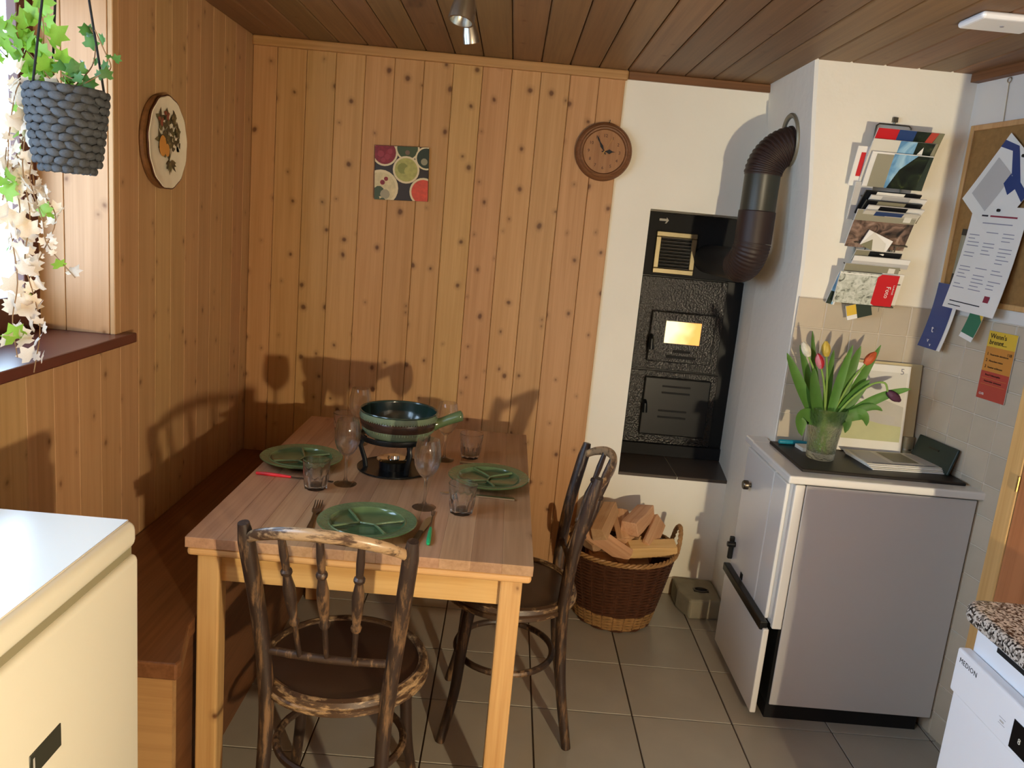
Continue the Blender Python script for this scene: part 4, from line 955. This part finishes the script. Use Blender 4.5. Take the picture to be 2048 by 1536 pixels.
# on the range: vase, tulips, calendar, papers, tins
VX, VY, VZ = 1.098, 2.585, .868
vs = thing('glass_vase', 'textured glass vase of water standing on the range', 'vase', (VX, VY, VZ))
ov = [(0, 0), (.042, 0), (.045, .004), (.046, .02), (.049, .06), (.055, .11), (.062, .15), (.065, .175)]
iv = [(.062, .175), (.059, .15), (.052, .11), (.046, .06), (.043, .024), (0, .022)]
mk('vase_body', lathe(ov+iv, 36), M['vase_glass'], vs, True)
mk('water', lathe([(0, .0225), (.0427, .0245), (.0457, .06), (.0495, .095), (0, .095)], 36), M['water'], vs, True)
rr = random.Random(3)
def blade(base_, tip, width, bend, parent, name='leaf', n=14):
    a = Vector(base_); b = Vector(tip); c_ = (a+b)/2+Vector(bend); v = []; f = []
    for i in range(n+1):
        t_ = i/n; p = a*(1-t_)**2+c_*2*t_*(1-t_)+b*t_*t_
        tg = ((c_-a)*(1-t_)+(b-c_)*t_).normalized()
        side = tg.cross(Vector((0.15, -1, .25))).normalized()
        nrm = side.cross(tg).normalized()
        w_ = 1.25*width*(.25+.75*math.sin(PI*min(1, t_*.9+.12))**.8) if t_ < .98 else .001
        v += [p-side*w_, p-nrm*w_*.35, p+side*w_]
    for i in range(n):
        for k in (0, 1): f.append((i*3+k, i*3+k+1, i*3+k+4, i*3+k+3))
    mk(name, (v, f), M['tulip_leaf'], parent, True)
def tulip(label, head, colour, leaves, closed=1.0, droop=None, colour2=None):
    t = thing('tulip', label, 'tulip', (VX, VY, VZ), group='tulips in the vase')
    o = Vector((VX, VY, VZ)); hd = Vector(head)-o
    foot = Vector((rr.uniform(-.022, .022), rr.uniform(-.022, .022), .026)); mouth = Vector((hd.x*.22, hd.y*.22, .165))
    mouth.x = max(-.038, min(.038, mouth.x)); mouth.y = max(-.038, min(.038, mouth.y))
    path = curve([foot, mouth, (mouth+hd)/2+Vector((0, 0, .02)), hd] if droop is None else [foot, mouth, mouth.lerp(hd, .5)+Vector((0, 0, .05)), hd+Vector((-.02, 0, .03)), hd], 18)
    mk('stem', tube(path, .0034, 7), M['tulip_stem'], t, True)
    d = Vector(droop).normalized() if droop else (path[-1]-path[-3]).normalized()
    q = d.to_track_quat('Z', 'Y').to_matrix().to_4x4()
    bl = mk('bloom', xf(lathe([(0, -.002), (.008, .002), (.0135, .012), (.0125, .03), (.007, .042), (0, .045)], 12), Matrix.Translation(hd) @ q), M[colour], t, True)
    for k in range(6):
        a = k*PI/3; rr0 = .0155 if k % 2 else .0138
        v = []; f = []; n_ = 8
        for i in range(n_+1):
            u = i/n_; z = .052*u; rad = rr0*math.sin(PI*min(.98, .12+u*.8))**.7*(1 if u < .85 else .85); wd = .0125*math.sin(PI*(.08+.9*u))**.75
            for s in (-1, 0, 1):
                aa = a+s*wd/max(rad, .004)*.8; r_ = rad*(1.0 if s == 0 else .96)
                v.append((r_*math.cos(aa), r_*math.sin(aa), z-.002))
        for i in range(n_):
            for s in (0, 1): f.append((i*3+s, i*3+s+1, i*3+s+4, i*3+s+3))
        mk('petal', xf((v, f), Matrix.Translation(hd) @ q), M[colour2 if (colour2 and k % 2) else colour], bl, True)
    for tip, w_, bend in leaves:
        tp = Vector(tip)-o; b0 = Vector((max(-.03, min(.03, tp.x*.2)), max(-.03, min(.03, tp.y*.2)), .12))
        blade(b0, tp, w_, bend, t)
def T(px, py, dy=0): return aty(px, py, VY+dy)
tulip('white tulip bud standing highest at the left of the bunch', T(1617, 712, .02), 'petal_white', [(T(1574, 706, .0), .016, (-.01, -.01, .01)), (T(1600, 690, .03), .013, (0, 0, .01))])
tulip('pink and red tulip in the middle of the bunch', T(1642, 735, -.02), 'petal_redp', [(T(1604, 872, -.02), .022, (-.07, -.02, .085)), (T(1628, 735, -.03), .017, (-.02, -.02, 0))], colour2='petal_pink')
tulip('yellow tulip just behind the pink and red one', T(1653, 712, .03), 'petal_yellow', [(T(1668, 700, .04), .012, (0, .02, 0)), (T(1625, 662, .05), .01, (0, .02, 0))])
tulip('orange tulip bud pointing up to the right', T(1731, 728, .0), 'petal_orange', [(T(1722, 692, .01), .018, (0, 0, .0)), (T(1762, 690, .03), .014, (.0, 0, -.01)), (T(1706, 690, -.02), .014, (-.01, 0, 0))])
tulip('dark purple tulip hanging down over the calendar', T(1776, 784, -.02), 'petal_purple', [(T(1822, 778, -.02), .013, (0, 0, .045)), (T(1765, 822, -.03), .01, (.02, -.01, .07)), (T(1733, 852, -.03), .016, (.04, -.02, .085)), (T(1690, 866, -.04), .017, (.03, -.03, .07)), (T(1740, 760, .0), .017, (0, 0, .02))], droop=(.9, -.2, -.55))

cl = thing('wall_calendar', 'pale landscape calendar leaning against the chimney tiles on the range', 'calendar', (1.33, 2.722, VZ), (math.radians(-7), 0, 0))
mk('sheet', box(-.125, .105, -.008, -.001, .002, .315), M['p_white'], cl)
mk('backing_board', box(-.125, .148, 0, .004, .0, .325), base('board_beige', '#c9b98f', .7), cl)
it = [(rect(-.115, .095, .10, .29), base('cal_sky', '#dcd9d0', .6)), ([(-.115, .10), (.095, .10), (.095, .17), (.03, .19), (-.03, .165), (-.115, .21)], base('cal_mist', '#c4c1b8', .6, var=.06, vscale=20)),
      ([(-.115, .045), (.095, .045), (.095, .10), (.02, .105), (-.05, .12), (-.115, .115)], base('cal_meadow', '#c5c79a', .6, var=.08, vscale=15)), ([(-.05, .115), (.07, .105), (.07, .135), (-.05, .145)], M['p_palegrey'])]
prints('landscape', it, cl, -.0085)
text('month', '5', .03, M['grey_ink'], cl, (.068, -.0095, .285))
npg = thing('newspaper_stack', 'folded newspapers lying on the hob cover in front of the calendar', 'newspaper', (1.36, 2.585, VZ), (0, 0, .08))
for k in range(4):
    mk('newspaper', box(-.13-.004*k, .125+.003*k, -.085+.006*k, .10, .0005+k*.0042, .004+k*.0042), M['p_offwhite'] if k % 2 else M['p_white'], npg, bevel=.001, seg=1)
it = [(rect(-.13, -.05, -.05, .09), M['p_palegrey']), (rect(-.03, .06, -.03, .085), M['p_khaki']), (rect(.07, .12, -.05, .08), M['p_palegrey']), (rect(-.12, .1, -.062, -.055), M['grey_ink'])]
prints('news_print', it, npg, 0, fn=lambda x, y_, z: (x, z, .0172-y_))
lt_ = thing('lighter', 'teal stick lighter at the corner of the hob cover', 'lighter', (1.055, 2.735, VZ), (0, 0, .12))
mk('lighter_body', tube([(-.05, 0, .009), (-.045, 0, .009), (.03, 0, .009), (.055, 0, .009)], [.006, .0085, .0085, .006], 10), M['teal'], lt_, True)
mk('lighter_tip', tube([(.05, 0, .009), (.1, 0, .009)], .004, 8), M['steel'], lt_, True)
cn = thing('tin_can', 'small beige round tin standing by the dark tray', 'tin', (1.462, 2.735, VZ))
mk('tin_body', lathe([(0, 0), (.022, 0), (.022, .068), (0, .068)], 24), base('tin_beige', '#a89a78', .35, metal=.4), cn, True)
mk('tin_band', lathe([(.0225, .02), (.0225, .026), (.0222, .026)], 24), M['steel'], cn, True)
tr_ = thing('oven_tray', 'dark green tray leaning against the tiled wall on the range', 'tray', RW(.19, VZ, .045), (math.radians(-16), 0, RWA))
mk('tray_board', box(-.10, .10, -.004, .004, .0, .092), base('tray_green', '#1b2a25', .4), tr_, bevel=.012, seg=2)
mk('tray_handle', box(-.03, .02, -.006, -.004, .06, .066), M['black_metal'], tr_)
ph_ = thing('woven_coaster', 'small red-brown woven trivet beside the newspapers', 'trivet', (1.475, 2.575, VZ), (0, 0, .3))
for k in range(6): mk('twist', tube([(.034-.0052*k)*Vector((math.cos(2*PI*j/20), 1.5*math.sin(2*PI*j/20), 0))+Vector((0, 0, .006+.001*(k % 2))) for j in range(20)], .005, 6, closed=True), base('trivet_brown' if k % 2 else 'trivet_red', '#54301f' if k % 2 else '#7c4033', .7), ph_, True)
# knife block paper below vase
bkm = tag(mk('notepad', box(-.05, .05, -.03, .03, 0, .012), M['p_offwhite'], None, loc=(1.11, 2.685, VZ), rot=(0, 0, .1)), 'small white notepad behind the glass vase', 'notepad')

# ------------------------------------------------------------------ magazine rack on the chimney breast
RKX = 1.237
rk = thing('magazine_rack', 'grey wire wall rack with tiered pockets hanging on the white chimney', 'rack', (RKX, YC, 1.36))
wire = base('wire', '#6f6a5e', .35, metal=.8)
def wr_(pts, r=.0024, closed=False): return tube(pts, r, 6, closed=closed)
fr = [wr_([(-.06, -.006, 0), (-.06, -.006, .60), (-.058, -.006, .618), (-.05, -.006, .624), (.05, -.006, .624), (.058, -.006, .618), (.06, -.006, .60), (.06, -.006, 0)])]
mk('frame', V(*fr), wire, rk, True)
mk('hook', V(wr_([(0, -.002, .624), (0, -.004, .64)], .004), box(-.008, .008, -.012, 0, .632, .648)), wire, rk, True)
for zt in (.022, .15, .30, .45):
    mk('pocket', V(wr_([(-.088, -.006, zt+.008), (-.088, -.05, zt), (.088, -.05, zt), (.088, -.006, zt+.008)]), wr_([(-.088, -.006, zt+.09), (-.088, -.07, zt+.08), (.088, -.07, zt+.08), (.088, -.006, zt+.09)]), wr_([(-.05, -.05, zt), (-.05, -.07, zt+.08)]), wr_([(.05, -.05, zt), (.05, -.07, zt+.08)])), wire, rk, True)
def mag(label, x, zb, d, w_, h_, tilt, items, thick=.004, rz=0, curl=0, name='magazine', basecol='p_white', cat='magazine'):
    t = thing(name, label, cat, (x, YC-d, zb), (math.radians(tilt), 0, 0), 'papers in the wall rack'); t.rotation_euler = Euler((math.radians(tilt), math.radians(rz), 0))
    n_ = 6; v = []; f = []
    def cv(x_, y_, z_): u = max(0, z_/h_); return (x_, y_-curl*u*u, z_)
    for i in range(n_+1):
        z = h_*i/n_
        for xx, yy in ((-w_/2, 0), (w_/2, 0), (w_/2, thick), (-w_/2, thick)): v.append(cv(xx, yy, z))
    for i in range(n_):
        for k in range(4): f.append((i*4+k, i*4+(k+1) % 4, i*4+4+(k+1) % 4, i*4+4+k))
    f.append((3, 2, 1, 0)); f.append(tuple(n_*4+k for k in range(4)))
    mk('pages', (v, f), M[basecol], t)
    cut = []
    for poly, m_ in items:
        p2 = [(a*w_, b*h_) for a, b in poly]
        for i in range(n_):
            c_ = clip(p2, -w_, w_, h_*i/n_, h_*(i+1)/n_)
            if len(c_) > 2: cut.append((c_, M[m_]))
    if cut: prints('cover_print', cut, t, -.0012, fn=cv, step=.00002)
    return t
R_ = rect
# top pocket
t = mag('magazine with a red corner and dark photo, highest in the wall rack', RKX+.012, 1.80, .03, .215, .175, 22, [(R_(-.5, -.18, .0, 1), 'p_red'), (R_(-.18, .08, 0, 1), 'p_blue'), ([(.08, 0), (.5, 0), (.5, 1), (.08, 1)], 'p_forest'), ([(.2, .5), (.3, .5), (.42, 1), (.3, 1)], 'p_brick'), ([(.3, .4), (.5, .4), (.5, 1), (.42, 1)], 'p_olive')], curl=.02)
text('title', 'Magazin', .02, M['p_white'], t, (-.065, -.0175, .115), align='LEFT')
mag('white and sky blue brochure under the red-cornered magazine', RKX+.004, 1.79, .045, .21, .145, 20, [(R_(-.5, -.08, 0, 1), 'p_offwhite'), (R_(-.08, .18, .35, 1), 'p_skyprint'), (R_(.18, .5, .0, 1), 'p_forest'), ([(.15, .5), (.3, .9), (.35, .4)], 'p_white'), ([(.4, 0), (.5, 0), (.5, 1), (.46, 1)], 'p_khaki')], curl=.012)
mag('grey and dark blue brochure at the front of the top pocket', RKX+.004, 1.775, .062, .20, .115, 18, [(R_(-.42, -.14, .0, .95), 'p_grey'), (R_(-.14, .5, 0, .98), 'p_skyprint'), ([(-.1, 0), (.5, 0), (.5, .98), (.25, .98), (.02, .55)], 'p_forest'), ([(.38, 0), (.5, 0), (.5, .98), (.44, .98)], 'p_darkgreen')], curl=.006)
mag('white leaflet with a red stripe sticking out left in the top pocket', RKX-.105, 1.775, .03, .05, .13, 16, [(R_(-.2, .1, .25, .85), 'p_red'), (R_(.22, .3, .2, .85), 'p_red')])
# second pocket: seen mostly from its edges
for k, (lab, c1, c2_, dx, dz) in enumerate((('black magazine rolled over the edge of the second rack pocket', 'p_black', 'p_white', .0, .0), ('white booklet curled on the right of the second pocket', 'p_white', 'p_palegrey', .018, -.006), ('dark booklet lying lower in the second pocket', 'p_black', 'p_khaki', .004, -.018), ('khaki booklet in the second pocket below the dark one', 'p_khaki', 'p_black', .012, -.028), ('pale leaflet lowest in the second rack pocket', 'p_offwhite', 'p_blue', .0, -.04))):
    mag(lab, RKX-.003+dx, 1.685+dz*.6, .04+.011*k, .185, .095-.012*k, 34, [(R_(-.3, .2, .2, 1), c2_), (R_(-.1, .5, 0, .6), c1)], thick=.006, basecol='p_white' if k % 2 else c1, curl=.012)
mag('white sheet sticking out at the left of the second pocket', RKX-.085, 1.665, .03, .06, .125, 12, [(R_(-.5, .5, .0, 1), 'p_palegrey')])
# third pocket
mag('grey magazine with a brown aerial photo in the third pocket', RKX-.015, 1.575, .05, .20, .135, 24, [(R_(-.5, .5, .72, 1), 'p_grey'), (R_(-.5, .5, .0, .72), 'p_aerial'), (R_(.3, .42, .76, .96), 'p_offwhite')], curl=.006)
mag('white folded leaflet across the foot of the aerial photo', RKX-.035, 1.568, .082, .09, .055, 14, [([(-.5, .0), (.5, .0), (.3, .7), (-.3, 1)], 'p_offwhite'), ([(-.5, .0), (.0, .0), (-.2, .6)], 'p_olive')], rz=20, name='leaflet', cat='leaflet')
mag('dark blue leaflet lying flat between third and fourth pockets', RKX-.01, 1.53, .06, .155, .045, 38, [(R_(-.2, .5, .2, 1), 'p_black'), (R_(-.5, -.2, 0, 1), 'p_khaki')], name='leaflet', cat='leaflet', basecol='p_offwhite')
mag('white sheet curling out to the right above the map', RKX+.005, 1.515, .07, .19, .035, 30, [(R_(-.5, .5, .0, .5), 'p_palegrey')], name='leaflet', cat='leaflet')
# bottom pocket
mag('grey topped magazine behind the map in the bottom pocket', RKX-.02, 1.42, .045, .185, .105, 20, [(R_(-.5, .5, .0, 1), 'p_khaki'), (R_(.3, .42, .7, .95), 'p_offwhite')])
t = mag('hiking map with a red title block in the bottom pocket', RKX-.03, 1.385, .068, .20, .11, 14, [(R_(-.5, .5, .0, 1), 'p_mapprint'), ([(.14, .06), (.2, .0), (.5, .0), (.5, 1), (.2, 1), (.14, .9)], 'p_red'), (R_(-.5, .14, .93, .96), 'p_white')], name='folded_map', cat='map')
text('title', 'Foto', .022, M['p_white'], t, (.066, -.003, .05), rot=(PI/2, PI/2, 0), align='CENTER'); text('subtitle', 'Landschaft', .008, M['p_white'], t, (.088, -.003, .06), rot=(PI/2, PI/2, 0), align='CENTER')
mag('white booklet showing at the right of the hiking map', RKX+.055, 1.39, .05, .075, .11, 16, [(R_(.2, .3, .6, .9), 'p_palegrey')], name='leaflet', cat='leaflet')
mag('blue grey leaflet sticking out left of the bottom pocket', RKX-.125, 1.375, .035, .03, .115, 14, [(R_(-.5, .3, .0, 1), 'p_skyprint'), (R_(-.5, .1, .0, .4), 'p_darkgreen')], rz=10, name='leaflet', cat='leaflet')
mag('small leaflet with a yellow corner hanging below the rack', RKX-.02, 1.338, .05, .085, .05, 4, [(R_(-.5, -.1, .3, 1), 'p_yellow'), (R_(-.1, .5, .0, 1), 'p_darkgreen')], rz=-18, name='leaflet', cat='leaflet')

# ------------------------------------------------------------------ cork board and papers on the right wall
def rwt(name, label, cat, s, z, d=.0, roty=0, group=None, tilt=0):
    o = thing(name, label, cat, RW(s, z, d), (0, 0, RWA), group); o.rotation_euler = Euler((math.radians(tilt), math.radians(roty), RWA), 'XYZ'); return o
cb = rwt('cork_board', 'wooden framed cork pinboard hung on the right wall', 'pinboard', .03, 1.425, .0)
CW, CHh = .56, .575
mk('cork_sheet', box(.012, CW-.012, -.010, 0, .012, CHh-.012), M['cork'], cb)
for b_ in ((0, .018, 0, CHh), (CW-.018, CW, 0, CHh), (.018, CW-.018, 0, .018), (.018, CW-.018, CHh-.018, CHh)): mk('frame_strip', box(b_[0], b_[1], -.016, 0, b_[2], b_[3]), M['cupboard_pale'], cb, bevel=.002, seg=1)
mk('hanging_wire', tube([(.13, -.004, CHh), (.12, -.003, CHh+.12)], .0012, 5), M['steel'], cb)
mk('wire_ring', tube([(.12+.008*math.cos(2*PI*k/14), -.004, CHh+.128+.008*math.sin(2*PI*k/14)) for k in range(14)], .0014, 5, closed=True), M['steel'], cb, True)
def pin(s, z, col, group=None):
    return
def sheet(label, s, z, w_, h_, roty, items, d=.016, curl=.01, basecol='p_white', name='paper_sheet', cat='paper', pins=True):
    t = rwt(name, label, cat, s, z, d, roty, 'papers on the pinboard wall')
    n_ = 6; v = []; f = []
    def cv(x, y, z_): u = -z_/h_; return (x, y-curl*u*u, z_)
    for i in range(n_+1):
        for xx, yy in ((0, 0), (w_, 0), (w_, .0012), (0, .0012)): v.append(cv(xx, yy, -h_*i/n_))
    for i in range(n_):
        for k in range(4): f.append((i*4+k, i*4+(k+1) % 4, i*4+4+(k+1) % 4, i*4+4+k))
    f.append((0, 1, 2, 3)); f.append(tuple(n_*4+k for k in range(4)))
    mk('page', (v, f), M[basecol], t)
    cut = []
    for poly, m_ in items:
        p2 = [(a*w_, -b*h_) for a, b in poly]
        for i in range(n_):
            c_ = clip(p2, -1, 1, -h_*(i+1)/n_, -h_*i/n_)
            if len(c_) > 2: cut.append((c_, M[m_]))
    if cut: prints('printing', cut, t, -.0008, fn=cv, step=.00001)
    if pins: mk('push_pin', tube([(w_*.5, -.001, -.012), (w_*.5, -.008, -.012)], .005, 8), M['black_metal'], t, True)
    return t
lines = []
for k in range(17):
    for c_ in range(3):
        if rr.random() < .75: lines.append((R_(.06+c_*.31, .06+c_*.31+rr.uniform(.12, .24), .24+k*.034, .248+k*.034), 'grey_ink' if False else 'p_lilac'))
M['p_inkgrey'] = base('paper_ink_grey', '#9b99a5', .8); M['p_inkred'] = base('paper_ink_red', '#8f2f3f', .8); M['p_inkblack'] = base('paper_ink_black', '#2c2a30', .8)
lines = [(p, 'p_inkgrey') for p, _ in lines]
sheet('long white printed sheet pinned over the cork board', .132, 1.742, .235, .335, 3, [(R_(.2, .32, .085, .1), 'p_inkblack'), (R_(.36, .85, .085, .10), 'p_inkred'), (R_(.25, .8, .155, .165), 'p_inkgrey')]+lines+[(R_(.72, .82, .82, .88), 'p_inkred'), (R_(.1, .7, .92, .93), 'p_inkblack'), (R_(.1, .35, .96, .968), 'p_inkblack')], d=.024, curl=.03)
sheet('white page with a blue wave pinned askew on the cork board', .225, 1.96, .21, .25, -38, [([(.0, .1), (.3, .02), (.75, .28), (1, .3), (1, .42), (.6, .36), (.25, .12), (0, .2)], 'p_navy'), (R_(.1, .55, .3, .85), 'p_palegrey'), ([(.5, .3), (.75, .38), (.7, .5), (.5, .45)], 'p_navy')], d=.020, curl=.006).rotation_euler = Euler((0, math.radians(38), RWA), 'XYZ')
sheet('dark grey leaflet tucked behind the long sheet', .095, 1.665, .10, .205, 3, [(R_(0, 1, 0, .1), 'p_black'), (R_(.1, .9, .12, .5), 'p_grey'), (R_(0, 1, .72, 1), 'p_black'), (R_(.1, .8, .78, .81), 'p_palegrey'), (R_(.1, .8, .86, .89), 'p_palegrey'), (R_(.4, .6, .2, .4), 'p_white')], d=.019, curl=.002, basecol='p_khaki', pins=False)
sh = sheet('blue brochure hanging by the chimney corner', .034, 1.482, .115, .222, 2, [(R_(0, .86, 0, 1), 'p_navy'), (R_(.28, .4, .05, .1), 'p_brick')], d=.022, curl=.03, pins=False, name='brochure', cat='brochure')
text('logo', 't', .035, M['p_white'], sh, (.055, -.032, -.165)); text('logo', 'v', .022, M['p_white'], sh, (.05, -.036, -.2)); text('logo', 'v', .018, M['p_white'], sh, (.068, -.038, -.212))
sheet('small green and yellow card hung below the pinboard', .238, 1.42, .06, .10, 12, [(R_(0, 1, 0, .85), 'p_green'), ([(.5, 0), (1, 0), (1, .3)], 'p_yellow')], d=.04, curl=.012, pins=False, name='card', cat='card')
fc = rwt('fire_safety_card', 'yellow, orange and red fire instruction card on the wall tiles', 'card', .302, 1.141, .012)
mk('card_sheet', box(0, .118, -.002, 0, 0, .214), M['p_white'], fc)
prints('colour_bands', [(rect(0, .118, .165, .214), M['p_yellow']), (rect(0, .118, .088, .165), M['p_orange']), (rect(0, .118, 0, .088), M['p_brick']), (rect(.008, .11, .0655, .0665), M['p_orange']), (rect(.008, .11, .0465, .0475), M['p_orange'])], fc, -.0024)
text('title', "Wenn's", .022, M['black_ink'], fc, (.01, -.004, .192)); text('title', 'brennt...', .022, M['black_ink'], fc, (.01, -.004, .173))
for z, a_, b_ in ((.138, '1', 'Feuerwehr alarmieren'), (.118, '2', 'Menschen retten'), (.098, '3', 'Fenster schliessen')):
    text('line_number', a_, .014, M['black_ink'], fc, (.01, -.004, z)); text('instruction', b_, .0085, M['black_ink'], fc, (.024, -.004, z+.001))
text('phone_number', '118', .013, M['black_ink'], fc, (.092, -.004, .146))
text('instruction', 'Brand bekaempfen', .0085, M['black_ink'], fc, (.02, -.004, .075)); text('instruction', 'Feuerwehr einweisen', .0085, M['black_ink'], fc, (.02, -.004, .055)); text('logo', 'GVB', .011, M['p_white'], fc, (.01, -.004, .012))

# ------------------------------------------------------------------ cupboard, worktop, dishwasher on the right
KX = 1.33
cu_ = thing('tall_cupboard', 'tall brown wooden cupboard with a hinged door behind the granite worktop', 'cupboard', (1.45, 1.78, 0))
def cb_(name, x0, x1, y0, y1, z0, z1, mat, parent=None, bevel=0): return mk(name, box(x0-1.45, x1-1.45, y0-1.78, y1-1.78, z0, z1), mat, parent or cu_, bevel=bevel)
cb_('carcass', KX+.018, 1.575, 1.555, 1.99, 0, CZ-.03, M['cupboard'])
cb_('stile', KX, KX+.018, 1.925, 1.99, 0, CZ-.03, M['cupboard_pale'], bevel=.003)
cb_('stile', KX, KX+.018, 1.555, 1.60, 0, CZ-.03, M['cupboard_pale'], bevel=.003)
dd = cb_('door', KX+.001, KX+.018, 1.603, 1.922, .08, CZ-.06, M['cupboard'], bevel=.003)
for z in (.25, 1.02, 1.9): mk('hinge', tube([(KX-.002-1.45, 1.9235-1.78, z-.02), (KX-.002-1.45, 1.9235-1.78, z+.02)], .004, 8), M['brass'], dd, True)
wt = thing('worktop', 'speckled granite worktop with a rounded edge over the dishwasher', 'worktop', (1.25, .2, .845))
def wtop():
    x0, x1, y0, y1 = .981, 1.62, YB+.05, 1.522; r = .05
    arc = [(x0+r-r*math.sin(a), y1-r+r*math.cos(a)) for a in [PI/2*k/8 for k in range(9)]]
    poly = [(x1, y1)]+arc+[(x0, y0), (rwx(y0)-.005, y0)]
    return [(p[0]-1.25, p[1]-.2) for p in poly]
mk('granite_slab', prism_z(wtop(), 0, .035), M['granite'], wt, bevel=.011, seg=3)
cbn = thing('base_cabinet', 'wooden base cabinets under the granite worktop behind the dishwasher', 'cabinet', (1.35, -.2, 0))
mk('carcass', box(1.06-1.35, 1.60-1.35, YB+.06+.2, .875+.2, .0, .843), M['cupboard'], cbn)
dwr = thing('dishwasher', 'white dishwasher under the granite worktop, door slightly ajar', 'dishwasher', (1.3, 1.19, 0))
def db(name, x0, x1, y0, y1, z0, z1, mat, parent=None, bevel=0, seg=3): return mk(name, box(x0-1.3, x1-1.3, y0-1.19, y1-1.19, z0, z1), mat, parent or dwr, bevel=bevel, seg=seg)
db('body', 1.045, 1.58, .89, 1.506, .05, .836, M['dish_white'])
db('upper_fascia', 1.022, 1.05, .89, 1.506, .70, .828, M['dish_white'], bevel=.008)
db('grip_slot', 1.0205, 1.024, .95, 1.43, .812, .822, M['black_matte'])
db('foot', 1.10, 1.5, .9, 1.48, 0, .05, M['black_matte'])
dor = db('door', 1.0, 1.02, .892, 1.504, .10, .69, M['dish_white'], bevel=.006)
fas = db('door_fascia', .993, 1.02, .890, 1.506, .682, .778, M['dish_white'], dor, bevel=.005)
dsp = db('display', .9922, .9935, .98, 1.305, .692, .748, M['black_gloss'], dor)
text('brand_name', 'MEDION', .015, M['black_ink'], dor, (.9928-1.3, 1.492-1.19, .752), rot=(PI/2, 0, -PI/2), spacing=1.1)
for k, ch_ in enumerate(('8', '0', '0', 'o')): text('digit', ch_, .016, M['p_offwhite'], dsp, (.9918-1.3, 1.285-1.19-k*.026, .712), rot=(PI/2, 0, -PI/2))
prints('program_marks', [(rect(-.0, .02, 0, .0008), M['grey_ink']), (rect(.0, .02, .012, .0128), M['grey_ink']), (rect(.004, .016, .004, .008), M['p_palegrey'])], dor, 0).matrix_local = Matrix.Translation((.9926-1.3, 1.345-1.19, .715)) @ Matrix.Rotation(-PI/2, 4, 'Z')

# ------------------------------------------------------------------ chest freezer at the left
fz = thing('chest_freezer', 'cream chest freezer with a pale lid below the window', 'freezer', (-.84, .98, 0))
def fb(name, x0, x1, y0, y1, z0, z1, mat, parent=None, bevel=0, seg=4): return mk(name, box(x0+.84, x1+.84, y0-.98, y1-.98, z0, z1), mat, parent or fz, True, bevel=bevel, seg=seg)
fb('body', -1.062, -.622, .60, 1.348, .02, .906, M['cream'], bevel=.012)
fb('gasket', -1.055, -.632, .61, 1.338, .904, .922, base('gasket', '#8c8468', .7))
fb('lid', -1.062, -.622, .60, 1.345, .920, .972, M['cream'], bevel=.018)
fb('top_panel', -1.05, -.634, .612, 1.333, .9705, .9732, M['freezer_top'], bevel=.001, seg=1)
lb = fb('name_plate', -.624, -.6205, 1.005, 1.085, .703, .742, base('plate_olive', '#34352c', .4), bevel=.001, seg=1)
mk('plate_mark', box(-.6207+.84, -.6202+.84, 1.012-.98, 1.016-.98, .712, .733), M['p_palegrey'], lb)
